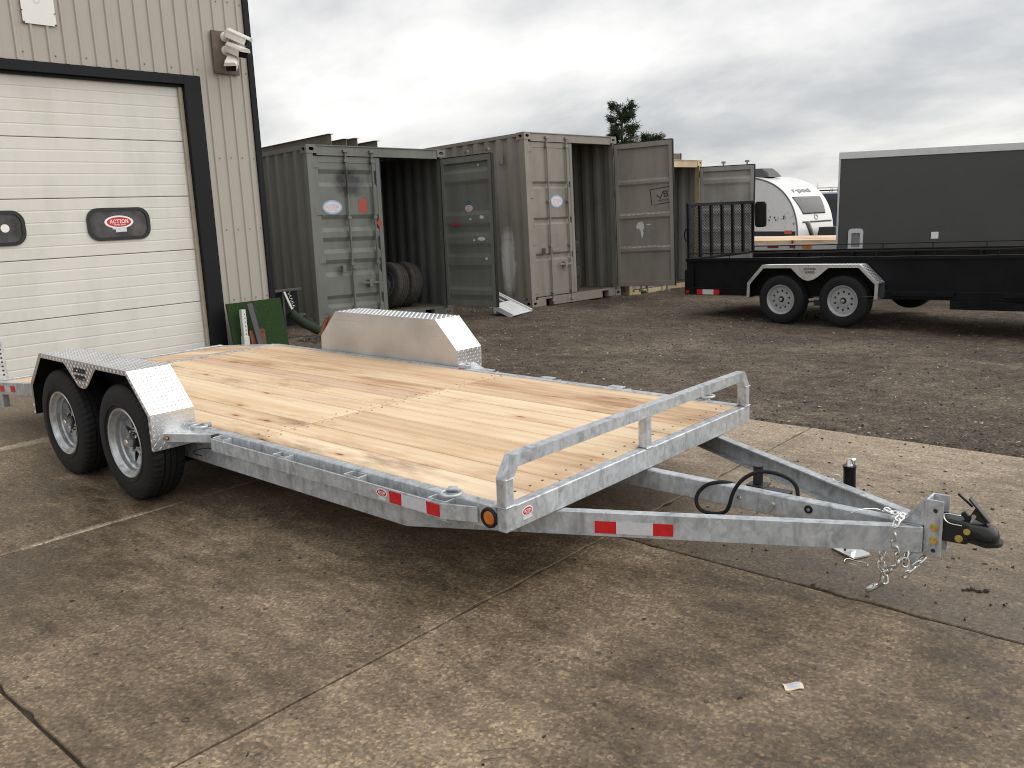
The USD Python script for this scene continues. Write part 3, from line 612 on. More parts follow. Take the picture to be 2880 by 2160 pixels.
def rim_white(rim=0.195, w=0.205):
    barrel = lathe([(rim + 0.012, 0.020), (rim + 0.013, 0.006), (rim + 0.008, 0.000), (rim - 0.002, 0.004), (rim - 0.010, 0.016), (rim - 0.020, 0.028), (rim - 0.024, 0.038), (rim - 0.030, 0.040), (rim - 0.034, 0.10), (rim - 0.034, w - 0.03), (rim, w - 0.01)], 72)
    Rr = rim - 0.026; disc = Point(0, 0).buffer(Rr, quad_segs=24).difference(Point(0, 0).buffer(0.040, quad_segs=10))
    for k in range(10):
        a = 2 * PI * k / 10; disc = disc.difference(Point(0.118 * math.cos(a), 0.118 * math.sin(a)).buffer(0.0145))
    return cat([barrel, ext(disc, 0.005, mat4((0, 0, 0.036))), lathe([(0.085, 0.036), (0.078, 0.028), (0.05, 0.026), (0.04, 0.04)], 40)])
WHITERIM = plain("silver_painted_rim", (0.38, 0.39, 0.40), 0.42, 0.25, 0.06, 12)
ZW = 0.343
XW = (-2.72, -3.579)
wheel(tr, XW[0], -0.262, ZW, rot=0.15); wheel(tr, XW[1], -0.262, ZW, rot=0.5)
wheel(tr, XW[0], W + 0.262, ZW, 1, rot=0.3); wheel(tr, XW[1], W + 0.262, ZW, 1, rot=1.1)
for x in XW:
    obj(tr, "axle", cyl((x, -0.16, 0.29), (x, W + 0.16, 0.29), 0.036, 16), BLACKS, 40)
for yy in (0.03, W - 0.03):
    for x in XW:
        obj(tr, "leaf_spring", cat([tube([(x + 0.32 * q, yy, 0.235 - 0.035 * (1 - q * q) + 0.0) for q in np.linspace(-1, 1, 9)], 0.014, 4), tube([(x + 0.2 * q, yy, 0.212 - 0.03 * (1 - q * q)) for q in np.linspace(-1, 1, 7)], 0.012, 4)]), BLACKS)
# rear: support legs, tail tape, ramp uprights
for s in (0, 1):
    f = mirror if s else (lambda g: g)
    obj(tr, "support_leg", f(cat([bx(-5.56, -5.47, 0.0, 0.05, 0.165, 0.262, 0.003), bx(-5.58, -5.45, -0.01, 0.06, 0.157, 0.164, 0.002)])), GALV)
    if s: continue
    up = bx(-5.60, -5.585, 0.02, 0.105, 0.36, 0.70, 0.002)
    holes = [cyl((-5.584, 0.075, z), (-5.582, 0.075, z), 0.008, 10) for z in np.arange(0.40, 0.69, 0.035)]
    rp = obj(tr, "ramp_upright", f(cat([up, bx(-5.63, -5.602, 0.012, 0.02, 0.36, 0.70, 0.002), bx(-5.60, -5.56, 0.012, 0.02, 0.36, 0.70, 0.002)])), GALV)
    obj(rp, "bolt_holes", f(cat(holes)), BLACKV)
dzt = (ZT - ZE) / (XC - XE)
for xx in (-5.245, -5.475):
    zz = (ZT + ZB) / 2 - (XC - xx) * dzt
    tape(tr, (xx, -0.0006, zz), (1, 0, dzt), (0, 0, 1), [(0.095, RED)], 0.05)
tape(tr, (-5.378, -0.0006, (ZT + ZB) / 2 - (XC + 5.378) * dzt), (1, 0, dzt), (0, 0, 1), [(0.13, SILVERT)], 0.05)
for x in (-2.06, -1.5, -0.93):    # little straps on the far rail
    obj(tr, "rail_strap", bx(x - 0.05, x + 0.05, W + 0.0, W + 0.05, ZT - 0.004, ZT + 0.004, 0.001), GALV)
# tongue tape
td = np.array([1.855, 0.984, 0]); td /= np.linalg.norm(td)
tn = np.array([-td[1], td[0], 0]); tp = np.array([0.117, 0.394, 0.0])
q0 = np.array([-0.60, 0.006, 0.0]); s0 = np.dot(tp - q0, td)
tape(tr, q0 + td * (s0 + 0.02) - tn * 0.0008 + np.array([0, 0, 0.272]), td, (0, 0, 1), [(0.089, RED), (0.152, SILVERT), (0.081, RED)], 0.053)
# coupler bracket, coupler, jack, chains, cable
c0 = np.array([1.262, 1.05])
YC = 1.05
obj(tr, "coupler_channel", cat([bx(1.262, 1.318, YC - 0.046, YC - 0.038, 0.222, 0.446, 0.002), bx(1.262, 1.318, YC + 0.038, YC + 0.046, 0.222, 0.446, 0.002), bx(1.254, 1.262, YC - 0.046, YC + 0.046, 0.222, 0.446, 0.002)]), GALV)
gus = Polygon([(1.16, 0.336), (1.255, 0.336), (1.255, 0.436), (1.245, 0.436)])
for yy in (YC - 0.030, YC + 0.037): obj(tr, "coupler_gusset", ext(gus, 0.007, frame((0, yy, 0), (1, 0, 0), (0, 0, 1))), GALV)
obj(tr, "tongue_plate", bx(1.10, 1.25, YC - 0.05, YC + 0.05, 0.225, 0.231, 0.001), GALV)
obj(tr, "tongue_end_plate", bx(1.19, 1.25, YC - 0.062, YC - 0.054, 0.236, 0.334, 0.001), GALV)
holes = [cyl((1.291, YC - 0.0462, z), (1.291, YC - 0.0475, z), 0.008, 12) for z in (0.405, 0.245)]
obj(tr, "bracket_holes", cat(holes), BLACKV)
for z in (0.338, 0.286): obj(tr, "bolt", hexbolt((1.291, YC - 0.047, z), (0, -1, 0), 0.0125, 0.012), GOLD)
def sph(c, r): return m3.Manifold.sphere(r, 16).translate(list(map(float, c)))
def hullm(ms): return m3.Manifold.batch_hull(ms)
body = hullm([sph((1.305, YC - 0.026, 0.374), 0.010), sph((1.305, YC + 0.026, 0.374), 0.010), sph((1.305, YC - 0.026, 0.296), 0.010), sph((1.305, YC + 0.026, 0.296), 0.010), sph((1.40, YC - 0.030, 0.366), 0.012), sph((1.40, YC + 0.030, 0.366), 0.012), sph((1.395, YC - 0.030, 0.302), 0.012), sph((1.395, YC + 0.030, 0.302), 0.012)])
cup = hullm([sph((1.39, YC - 0.030, 0.36), 0.012), sph((1.39, YC + 0.030, 0.36), 0.012), sph((1.385, YC, 0.322), 0.03), sph((1.462, YC, 0.332), 0.042), sph((1.462, YC, 0.322), 0.040)])
lipp = m3.Manifold.cylinder(0.014, 0.052, 0.054, 40).translate([1.462, YC, 0.302])
lip2 = hullm([m3.Manifold.cylinder(0.010, 0.044, 0.044, 30).translate([1.462, YC, 0.304]), m3.Manifold.cylinder(0.010, 0.034, 0.034, 30).translate([1.40, YC, 0.300])])
cm = (body + cup + lipp + lip2)
cp = node(tr, "coupler", label="black ball coupler with latch lever")
obj(cp, "coupler_body", tm(cm), BLACKS, 40)
lev = cat([beam((1.40, YC, 0.378), (1.375, YC, 0.405), 0.02, 0.02, 0.003), beam((1.468, YC, 0.383), (1.395, YC, 0.464), 0.030, 0.007, 0.002), beam((1.405, YC + 0.008, 0.430), (1.352, YC + 0.008, 0.472), 0.012, 0.009, 0.002), hull([(1.40, YC - 0.012, 0.395), (1.40, YC + 0.012, 0.395), (1.465, YC - 0.012, 0.372), (1.465, YC + 0.012, 0.372), (1.418, YC - 0.012, 0.432), (1.418, YC + 0.012, 0.432)])])
obj(cp, "latch_lever", lev, BLACKS)
obj(cp, "bolt", hexbolt((1.402, YC - 0.042, 0.345), (0, -1, 0), 0.010, 0.010), GOLD); obj(cp, "bolt", hexbolt((1.376, YC - 0.041, 0.312), (0, -1, 0), 0.0115, 0.011), GOLD)
obj(cp, "lever_pin", cyl((1.416, YC - 0.017, 0.400), (1.416, YC - 0.012, 0.400), 0.008, 14), CHROME)
obj(cp, "retaining_clip", tube(spline([(1.385, YC - 0.046, 0.366), (1.35, YC - 0.05, 0.368), (1.325, YC - 0.045, 0.378), (1.318, YC - 0.035, 0.392), (1.345, YC - 0.028, 0.398), (1.372, YC - 0.02, 0.396)], 24), 0.0024, 6), CHROME)
# chains
def link(o, d, side, L=0.038, w=0.0125, r=0.0046):
    d = np.array(d, float); d /= np.linalg.norm(d); side = np.array(side, float); side -= d * np.dot(d, side); side /= np.linalg.norm(side)
    P = []
    for q in np.linspace(0, 2 * PI, 20, endpoint=False):
        P.append(np.array(o) + side * w * math.cos(q) + d * (w * math.sin(q) + (L / 2 - w if math.sin(q) > 0 else -(L / 2 - w))))
    return tube(P, r, 7, True)
def chain(pts, name="safety_chain", pitch=0.0275, label=None):
    root = node(tr, name, label=label)
    P = np.asarray(pts, float); s = np.r_[0, np.cumsum(np.linalg.norm(np.diff(P, axis=0), axis=1))]; n = int(s[-1] / pitch); k = 0
    for i in range(n + 1):
        q = np.array([np.interp(i * pitch, s, P[:, a]) for a in range(3)]); q2 = np.array([np.interp(i * pitch + 0.004, s, P[:, a]) for a in range(3)]); q1 = np.array([np.interp(i * pitch - 0.004, s, P[:, a]) for a in range(3)])
        d = q2 - q1; ref = np.array([0.75, 0.66, 0.1]) if i % 2 else np.array([-0.66, 0.75, 0.25]); ref = ref + nrg.normal(0, 0.22, 3)
        obj(root, "link", link(q, d, ref), CHROME, True)
    return root
yn = 0.952
chain(spline([(1.10, 1.06, 0.352), (1.14, 1.03, 0.357), (1.175, 1.02, 0.360), (1.17, 0.975, 0.356), (1.165, yn, 0.335), (1.164, yn - 0.004, 0.29), (1.17, yn - 0.002, 0.25), (1.18, yn, 0.21), (1.175, yn, 0.18), (1.15, yn + 0.01, 0.15), (1.125, yn + 0.02, 0.115), (1.12, yn + 0.02, 0.08)], 90), label="bright zinc safety chain draped over the tongue")
chain(spline([(1.115, 0.99, 0.228), (1.112, 0.98, 0.19), (1.112, 0.975, 0.15), (1.125, 0.972, 0.11), (1.132, 0.97, 0.08)], 50))
chain(spline([(1.255, 1.0, 0.20), (1.235, 0.985, 0.175), (1.215, 0.975, 0.15), (1.205, 0.975, 0.13)], 30))
chain(spline([(1.205, 0.97, 0.215), (1.205, 0.965, 0.185), (1.21, 0.965, 0.165)], 30))
hk = np.array([1.105, 0.985, 0.045])
obj(tr, "chain_hook", cat([tube(spline([hk + [0.02, -0.01, 0.03], hk + [0.0, 0, 0.01], hk + [-0.035, 0.005, -0.02], hk + [-0.05, 0.015, -0.03], hk + [-0.045, 0.03, -0.022], hk + [-0.02, 0.03, -0.006]], 24), np.linspace(0.007, 0.010, 24), 8)]), CHROME, True)
obj(tr, "chain_eye", cat([tf(ext(Point(0, 0).buffer(0.026).difference(Point(0, 0).buffer(0.009)), 0.008), frame((1.22, 0.99, 0.207), (1, 0, 0), (0, 0, 1))), hexbolt((1.22, 0.982, 0.207), (0, -1, 0), 0.008, 0.01)]), GALV)
# jack
JX, JY = 0.845, 1.378
jk = node(tr, "tongue_jack", label="black swivel tongue jack with zinc foot plate")
obj(jk, "jack_tube", cat([cyl((JX - 0.01, JY, 0.262), (JX - 0.015, JY, 0.402), 0.0265, 24), cyl((JX - 0.015, JY, 0.400), (JX - 0.0152, JY, 0.408), 0.029, 24)]), BLACKP, 40)
obj(jk, "jack_inner_tube", cyl((JX + 0.002, JY, 0.012), (JX - 0.01, JY, 0.265), 0.019, 18), CHROME, 40)
foot = ext(rrect(0.15, 0.105, 0.02), 0.007, mat4((JX + 0.006, JY, 0.004), R.from_euler("z", -0.5).as_matrix()))
obj(jk, "foot_plate", cat([foot, cyl((JX + 0.002, JY, 0.011), (JX + 0.002, JY, 0.03), 0.028, 20, 0.022)]), CHROME)
obj(jk, "crank_head", cat([cyl((JX - 0.016, JY, 0.408), (JX - 0.018, JY, 0.436), 0.016, 14, 0.011), beam((JX - 0.03, JY + 0.01, 0.432), (JX + 0.012, JY - 0.008, 0.437), 0.014, 0.014, 0.003), cyl((JX + 0.005, JY - 0.01, 0.425), (JX + 0.01, JY - 0.02, 0.447), 0.008, 10)]), CHROME, 40)
obj(jk, "pull_pin", tube([np.array([JX - 0.055 + 0.022 * math.cos(q), JY - 0.035, 0.352 + 0.016 * math.sin(q)]) for q in np.linspace(0, 2 * PI, 20, endpoint=False)], 0.0022, 6, True), CHROME)
# pump cylinder, hose and small fittings on the centre beam
obj(tr, "brake_canister", cat([cyl((0.50, 1.16, 0.322), (0.50, 1.16, 0.400), 0.022, 20), cyl((0.50, 1.16, 0.400), (0.50, 1.16, 0.408), 0.024, 20), bx(0.46, 0.545, 1.12, 1.20, 0.314, 0.322, 0.002), bx(0.545, 0.66, 1.12, 1.17, 0.300, 0.316, 0.002)]), BLACKS, 40)
obj(tr, "brake_cable", cat([tube(spline([(0.335, 1.00, 0.330), (0.30, 1.00, 0.300), (0.285, 0.985, 0.26), (0.30, 0.975, 0.222), (0.36, 0.975, 0.205), (0.43, 0.985, 0.225), (0.46, 0.985, 0.30), (0.50, 1.0, 0.38), (0.57, 1.02, 0.425), (0.655, 1.05, 0.420), (0.71, 1.08, 0.375), (0.715, 1.09, 0.325), (0.70, 1.10, 0.28)], 90), 0.0088, 9),
    tube(spline([(0.335, 1.00, 0.330), (0.36, 1.02, 0.338), (0.40, 1.06, 0.335), (0.42, 1.09, 0.32)], 14), 0.0088, 9)]), RUBBER, True)
obj(tr, "cable_grommet", cat([lathe([(0.008, 0.004), (0.016, 0.006), (0.018, 0.0), (0.018, -0.002)], 20, frame((0.792, YC - 0.027, 0.300), (1, 0, 0), (0, 0, 1)))]), RUBBER, True)
for x in (0.478, 0.635): obj(tr, "bolt", hexbolt((x, YC - 0.0265, 0.290), (0, -1, 0), 0.008, 0.009), CHROME)
obj(tr, "wire_tie", tube(spline([(0.98, 0.99, 0.334), (1.0, 1.0, 0.345), (1.03, 1.03, 0.352), (1.06, 1.05, 0.351), (1.08, 1.07, 0.338)], 18), 0.0016, 5), CHROME)
obj(tr, "grease_cap_wire", tube([np.array([JX + 0.07 + 0.05 * math.cos(q), JY - 0.11 + 0.03 * math.sin(q), 0.005 + 0.004 * math.sin(3 * q)]) for q in np.linspace(0, 5.2, 26)], 0.0012, 4), CHROME)
# ================================================================== THE METAL BUILDING
XWALL = -7.235
SIDING = plain("tan_siding", (0.385, 0.357, 0.312), 0.5, 0, 0.05, 1.2, 0.06, 0.35)
DOORP = M("door_cream", {"g": ("geometry", {}), "m": ("mapping", {"scale": (1, 2.2, 0.7)}), "n": ("noise_texture", {"scale": 1.6, "detail": 6.0, "roughness": 0.65}), "sp": ("separate_xyz", {}),
    "n2": ("noise_texture", {"scale": 45.0, "detail": 3.0, "roughness": 0.7}),
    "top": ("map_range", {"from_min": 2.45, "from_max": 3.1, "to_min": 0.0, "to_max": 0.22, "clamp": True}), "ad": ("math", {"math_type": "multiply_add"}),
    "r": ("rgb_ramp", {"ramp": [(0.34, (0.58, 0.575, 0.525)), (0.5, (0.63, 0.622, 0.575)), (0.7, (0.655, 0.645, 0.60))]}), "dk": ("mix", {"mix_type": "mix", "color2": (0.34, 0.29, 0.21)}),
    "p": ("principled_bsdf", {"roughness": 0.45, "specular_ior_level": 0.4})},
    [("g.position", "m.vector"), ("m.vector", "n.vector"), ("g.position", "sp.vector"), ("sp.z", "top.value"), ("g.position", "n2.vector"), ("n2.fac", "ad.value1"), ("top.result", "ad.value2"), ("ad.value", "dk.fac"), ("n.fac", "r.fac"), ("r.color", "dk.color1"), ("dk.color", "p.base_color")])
BLACKTRIM = plain("black_trim", (0.008, 0.0085, 0.0105), 0.55, 0, 0.25, 3.0, 0, 0.2)
bd = thing("metal_building", "tan ribbed metal workshop building with a cream overhead door", "building")
def siding(y0, y1, z0, z1, seed=0):
    # ribs every 154 mm on a grid anchored at y = 3.70
    pts = []; k = math.floor((3.70 - y1) / 0.154)
    prof = []
    ribs = [3.70 - 0.077 - 0.154 * i for i in range(0, 80)]
    for c in sorted(ribs):
        if c - 0.024 > y0 and c + 0.024 < y1: prof += [(c - 0.022, 0.0), (c - 0.011, 0.015), (c + 0.011, 0.015), (c + 0.022, 0.0)]
    P = [(y0, 0.0)] + prof + [(y1, 0.0)]
    poly = Polygon([(x, y) for y, x in P] + [(-0.006, y1), (-0.006, y0)])
    g = ext(poly, z1 - z0, mat4((XWALL, 0, z0))); return g
HZ = 3.172
for (a, b, z0, z1) in [(3.063, 3.698, 0.03, 6.0)] + [(3.062 - 0.924 * (i + 1) + 0.001, 3.062 - 0.924 * i, HZ + 0.006, 6.0) for i in range(5)] + [(-3.2, -1.125, 0.03, 6.0)]:
    obj(bd, "siding_panel", siding(a, b, z0, z1), SIDING)
obj(bd, "corner_trim", cat([bx(XWALL - 0.06, XWALL + 0.026, 3.699, 3.775, 0.0, 6.0, 0.003), bx(XWALL - 0.12, XWALL - 0.06, 3.72, 3.772, 0.0, 6.0, 0.002)]), BLACKTRIM)
obj(bd, "side_wall", bx(-22, XWALL - 0.121, 3.70, 3.765, 0.0, 6.0, 0.001), SIDING)
obj(bd, "side_wall", bx(-22, XWALL - 0.121, -3.2, -3.14, 0.0, 6.0, 0.001), SIDING)
obj(bd, "back_wall", bx(-22.05, -22.0, -3.2, 3.765, 0.0, 6.0, 0.001), SIDING)
obj(bd, "roof", bx(-22.1, XWALL + 0.2, -3.3, 3.85, 6.0, 6.12, 0.002), BLACKTRIM)
obj(bd, "floor_slab", bx(-22.0, XWALL - 0.121, -3.1, 3.68, -0.05, 0.004, 0.001), CON_A)
sc = []
for z in (0.62, 1.45, 2.28, 3.25, 4.02, 4.75):
    for i in range(46):
        y = 3.70 - 0.154 * i - 0.03
        if z < HZ + 0.02 and (y < 3.07): continue
        if z == 3.25 and i % 2: continue
        c = np.array([XWALL, y + rng.uniform(-0.006, 0.006), z + rng.uniform(-0.008, 0.008)])
        sc.append(cat([cyl(c, c + [0.003, 0, 0], 0.009, 8), cyl(c, c + [0.008, 0, 0], 0.006, 6)]))
obj(bd, "siding_screws", cat(sc), plain("siding_screw", (0.22, 0.18, 0.14), 0.6, 0.2), kind="stuff")
# door frame
obj(bd, "door_jamb", bx(XWALL - 0.115, XWALL + 0.022, 2.858, 3.060, 0.0, HZ, 0.002), BLACKTRIM)
obj(bd, "door_jamb", bx(XWALL - 0.115, XWALL + 0.022, -1.12, -0.92, 0.0, HZ, 0.002), BLACKTRIM)
obj(bd, "door_header", cat([bx(XWALL - 0.115, XWALL + 0.024, -0.918, 2.856, 3.075, HZ, 0.002), bx(XWALL - 0.10, XWALL - 0.03, -0.918, 2.856, 3.045, 3.074, 0.002)]), BLACKTRIM)
STRIP = plain("weather_strip", (0.36, 0.32, 0.25), 0.6, 0, 0.15, 8)
obj(bd, "weather_strip", bx(XWALL - 0.10, XWALL - 0.035, 2.812, 2.857, 0.02, 3.05, 0.003), STRIP)
obj(bd, "weather_strip", bx(XWALL - 0.10, XWALL - 0.035, -0.918, -0.875, 0.02, 3.05, 0.003), STRIP)
door = node(bd, "overhead_door", label="cream overhead door with two dark oval windows")
XD = -7.305
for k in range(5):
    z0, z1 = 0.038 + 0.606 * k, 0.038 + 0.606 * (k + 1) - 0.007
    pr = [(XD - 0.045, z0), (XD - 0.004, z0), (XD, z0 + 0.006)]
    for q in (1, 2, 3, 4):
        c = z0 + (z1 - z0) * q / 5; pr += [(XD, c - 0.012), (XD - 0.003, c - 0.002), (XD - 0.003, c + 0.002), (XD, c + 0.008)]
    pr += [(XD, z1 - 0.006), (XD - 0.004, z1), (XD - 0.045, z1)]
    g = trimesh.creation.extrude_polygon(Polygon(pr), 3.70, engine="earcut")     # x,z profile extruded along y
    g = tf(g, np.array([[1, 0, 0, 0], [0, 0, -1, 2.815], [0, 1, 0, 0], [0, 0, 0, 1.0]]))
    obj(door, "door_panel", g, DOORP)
PANE = plain("dusty_dark_pane", (0.055, 0.055, 0.056), 0.22, 0, 0.55, 5.0, 0.05, 0.6)
for yc in (1.967, 0.675):
    fr = frame((XD, yc, 1.572), (0, 1, 0), (0, 0, 1))
    wfr = obj(door, "window_frame", cat([ext(rrect(0.685, 0.345, 0.125).difference(rrect(0.615, 0.275, 0.095)), 0.018, fr)]), BLACKS)
    obj(door, "window_pane", ext(rrect(0.62, 0.28, 0.095), 0.006, fr), PANE)
    if yc > 1:
        f2 = fr @ mat4((0.0, 0.02, 0.006))
        decal(door, f2[:3, 3], (0, 1, 0), (0, 0, 1), 0.315, 0.137)
        obj(door, "paper_tag", ext(Polygon([(-0.075, -0.062), (0.075, -0.056), (0.075, -0.105), (-0.045, -0.108), (-0.045, -0.078), (-0.08, -0.075)]), 0.001, f2), FADEW)
    else:
        obj(door, "round_sticker", ext(Point(0.155, 0.0).buffer(0.040), 0.001, fr @ mat4((0, 0, 0.006))), DECALW)
obj(door, "bottom_seal", bx(XD - 0.04, XD - 0.005, -0.87, 2.81, 0.006, 0.036, 0.004), RUBBER)

sg = thing("wall_sign", "white sheet sign screwed high on the tan wall above the overhead door", "sign")
obj(sg, "sign_plate", bx(XWALL + 0.020, XWALL + 0.024, 1.243, 1.556, 3.522, 4.2, 0.001), plain("sign_white", (0.72, 0.71, 0.68), 0.5, 0, 0.04, 2.5))
ol = ellipse(0.11, 0.30).difference(ellipse(0.09, 0.27)).intersection(sbox(-1, -1, 0.03, 1))
obj(sg, "faded_print", ext(ol, 0.0008, frame((XWALL + 0.0242, 1.395, 3.86), (0, 1, 0), (0, 0, 1))), plain("faded_grey_print", (0.56, 0.56, 0.55), 0.6, 0, 0.1, 20))
for (y, z) in ((1.250, 3.530), (1.549, 3.530), (1.246, 3.64), (1.552, 3.64)):
    obj(sg, "screw", cyl((XWALL + 0.024, y, z), (XWALL + 0.030, y, z), 0.010 if z < 3.6 else 0.006, 10), plain("rusty_screw", (0.07, 0.05, 0.035), 0.7, 0.3) if z == 3.53 and y < 1.3 else "/World/Looks/rusty_screw")

BOARD = plain("weathered_board", (0.13, 0.105, 0.085), 0.85, 0, 0.35, 14, 0.4)
mb = obj(None, "mounting_board", bx(XWALL + 0.0195, XWALL + 0.045, 3.243, 3.563, 3.222, 3.690, 0.003), BOARD)
tag(mb, "weathered brown board on the tan wall that carries three security cameras", "board")
CAMW = plain("camera_white", (0.74, 0.73, 0.67), 0.4, 0, 0.04, 10)
def sec_cam(y, z, d, up, label):
    d = np.array(d, float); d /= np.linalg.norm(d)
    t = thing("security_camera", label, "security camera", group="security cameras on the board")
    o = np.array([XWALL + 0.0455, y, z])
    obj(t, "mount_base", lathe([(0.0001, 0.036), (0.020, 0.036), (0.040, 0.030), (0.052, 0.020), (0.055, 0.0), (0.0001, 0.0)], 30, frame(o, (0, 1, 0), (0, 0, 1))), CAMW, 40)
    j = o + np.array([0.085, 0.012, -0.005])
    obj(t, "bracket_arm", cat([tube([o + [0.03, 0, 0], o + [0.06, 0.004, 0], j], [0.018, 0.016, 0.02], 12)]), CAMW, 40)
    fr = frame(j + np.array([0.0, 0, 0.02]), d, np.cross((0, 0, 1), d)) @ np.diag([1.05, 1.4, 1.4, 1.0])
    shell = hull([(x, yy, zz) for x in (-0.02, 0.20) for yy, zz in ((-0.040, -0.030), (0.040, -0.030), (-0.046, 0.022), (0.046, 0.022), (-0.034, 0.042), (0.034, 0.042))] + [(-0.05, -0.02, 0), (-0.05, 0.02, 0), (-0.05, 0, 0.03)])
    hood = hull([(x, yy, zz) for x in (-0.01, 0.235) for yy, zz in ((-0.050, 0.028), (0.050, 0.028), (-0.038, 0.048), (0.038, 0.048), (-0.05, 0.020), (0.05, 0.020))])
    obj(t, "camera_body", tf(cat([shell, hood]), fr), CAMW)
    obj(t, "lens_face", tf(cat([hull([(x, yy, zz) for x in (0.2, 0.208) for yy, zz in ((-0.038, -0.028), (0.038, -0.028), (-0.043, 0.019), (0.043, 0.019))]), lathe([(0.0001, 0.004), (0.018, 0.006), (0.024, 0.0)], 20, frame((0.208, 0, -0.004), (0, 1, 0), (0, 0, 1)))]), fr), BLACKP)
sec_cam(3.405, 3.628, (0.62, 0.62, -0.42), 0, "topmost of the three white cameras, pointing right past the building corner")
sec_cam(3.405, 3.480, (0.90, 0.16, -0.40), 0, "middle white camera on the brown board, pointing forward")
sec_cam(3.425, 3.345, (0.70, -0.62, -0.50), 0, "lowest white camera on the brown board, tilted down to the left")

# leaning oddments at the wall -------------------------------------------------------
TURF = plain("green_turf", (0.028, 0.052, 0.020), 0.95, 0, 0.3, 60, 0.9, 0.1, 0, 400)
tb = thing("turf_board", "green artificial turf covered board leaning on the tan wall by the door", "board")
lean = frame((-6.93, 2.975, 0.004), (0, 1, 0), (-0.17, 0, 1))
obj(tb, "turf_panel", tf(bx(0, 0.745, 0, 0.605, -0.018, 0.012, 0.006), lean), TURF)
PERF = plain("pale_zinc_post", (0.55, 0.57, 0.54), 0.5, 0.3, 0.08, 10)
pp = thing("perforated_post", "pale perforated steel post standing upright before the green board", "post")
pm = frame((-6.86, 3.085, 0.0), (0, 1, -0.02), (-0.05, -0.03, 1))
obj(pp, "post_tube", tf(cat([bx(-0.028, 0.028, 0, 0.53, -0.028, 0.028, 0.003)]), pm), PERF); obj(pp, "post_sleeve", tf(bx(-0.036, 0.036, 0.0, 0.215, -0.036, 0.036, 0.003), pm), PERF)
obj(pp, "holes", tf(cat([cyl((0.006, z, 0.0282), (0.006, z, 0.0292), 0.0075, 8) for z in np.arange(0.24, 0.52, 0.047)]), pm), BLACKV)
STEELD = plain("dark_mill_steel", (0.075, 0.075, 0.08), 0.55, 0.4, 0.2, 10)
RUST = plain("rusty_steel", (0.17, 0.065, 0.030), 0.9, 0, 0.4, 16, 0.5)
sb_ = thing("steel_channel", "dark grey steel channel leaning against the green board", "steel bar")
cm_ = frame((-6.80, 3.265, 0.0), (0, 1, 0.12), (-0.13, -0.13, 1))
obj(sb_, "channel_web", tf(cat([bx(-0.032, 0.032, 0, 0.60, -0.004, 0.004, 0.001), bx(-0.036, -0.032, 0, 0.60, -0.03, 0.004, 0.001), bx(0.032, 0.036, 0, 0.60, -0.03, 0.004, 0.001)]), cm_), STEELD)
obj(sb_, "hook_tab", tf(cat([tube(spline([(0.036, 0.55, 0.0), (0.06, 0.46, 0.01), (0.07, 0.36, 0.012), (0.055, 0.335, 0.01)], 14), 0.006, 6)]), cm_), BLACKS)
rp_ = thing("rusty_bracket", "orange rusty steel plate behind the grey channel at the green board", "bracket")
rm_ = frame((-6.83, 3.235, 0.0), (0, 1, 0), (-0.12, 0, 1)); obj(rp_, "plate", tf(cat([bx(-0.10, 0.115, 0, 0.275, -0.006, 0.002, 0.001), bx(-0.10, -0.09, 0, 0.275, 0.002, 0.03, 0.001)]), rm_), RUST)
obj(rp_, "bolt", tf(cyl((0.085, 0.245, 0.002), (0.085, 0.245, 0.012), 0.012, 6), rm_), RUST)
rk = thing("steel_rack", "black steel frame with a coil spring in the gap beside the building corner", "rack")
for z, y0_, y1_ in ((0.615, 4.02, 4.50), (0.265, 4.28, 4.53)): obj(rk, "rail", beam((-7.72, y0_, z), (-7.70, y1_, z), 0.05, 0.03, 0.002), STEELD)
for y in (4.07, 4.22): obj(rk, "upright", beam((-7.72, y, 0.0), (-7.72, y, 0.6), 0.03, 0.03, 0.002, up=(1, 0, 0)), STEELD)
obj(rk, "back_plate", bx(-7.80, -7.785, 4.02, 4.50, 0.12, 0.60, 0.002), BLACKTRIM)
obj(rk, "strut", beam((-7.70, 4.23, 0.60), (-7.66, 4.34, 0.27), 0.03, 0.02, 0.002, up=(1, 0, 0)), PERF)
sp_ = [np.array([-7.69 + 0.02 * math.cos(q), 4.30 + 0.0022 * q + 0.02 * math.sin(q), 0.59 - 0.0075 * q]) for q in np.linspace(0, 14 * PI * 0.68, 120)]
obj(rk, "coil_spring", tube(sp_, 0.005, 5), CHROME, True)
tr_roll = obj(None, "turf_roll", cat([tube([(-7.55, 4.20, 0.33), (-7.52, 4.36, 0.18), (-7.45, 4.56, 0.05)], 0.062, 14), tube([(-7.55, 4.20, 0.33), (-7.52, 4.36, 0.18), (-7.45, 4.56, 0.05)], 0.04, 10)]), plain("turf_back", (0.022, 0.035, 0.016), 0.95, 0, 0.3, 40, 0.6), True)
tag(tr_roll, "dark green roll of turf lying tilted behind the green board", "turf roll")
rs = thing("rusty_beam", "rust brown steel piece standing beside the far fender of the flatbed", "steel scrap")
obj(rs, "web", hull([(-7.55, 4.62, -0.02), (-7.55, 4.74, -0.02), (-7.6, 4.79, 0.16), (-7.6, 4.86, 0.20), (-7.57, 4.62, -0.02), (-7.57, 4.74, -0.02), (-7.62, 4.79, 0.16), (-7.62, 4.86, 0.20)]), RUST)
obj(rs, "flange", beam((-7.53, 4.74, -0.02), (-7.57, 4.87, 0.20), 0.06, 0.012, 0.001, up=(1, 0, 0)), RUST)
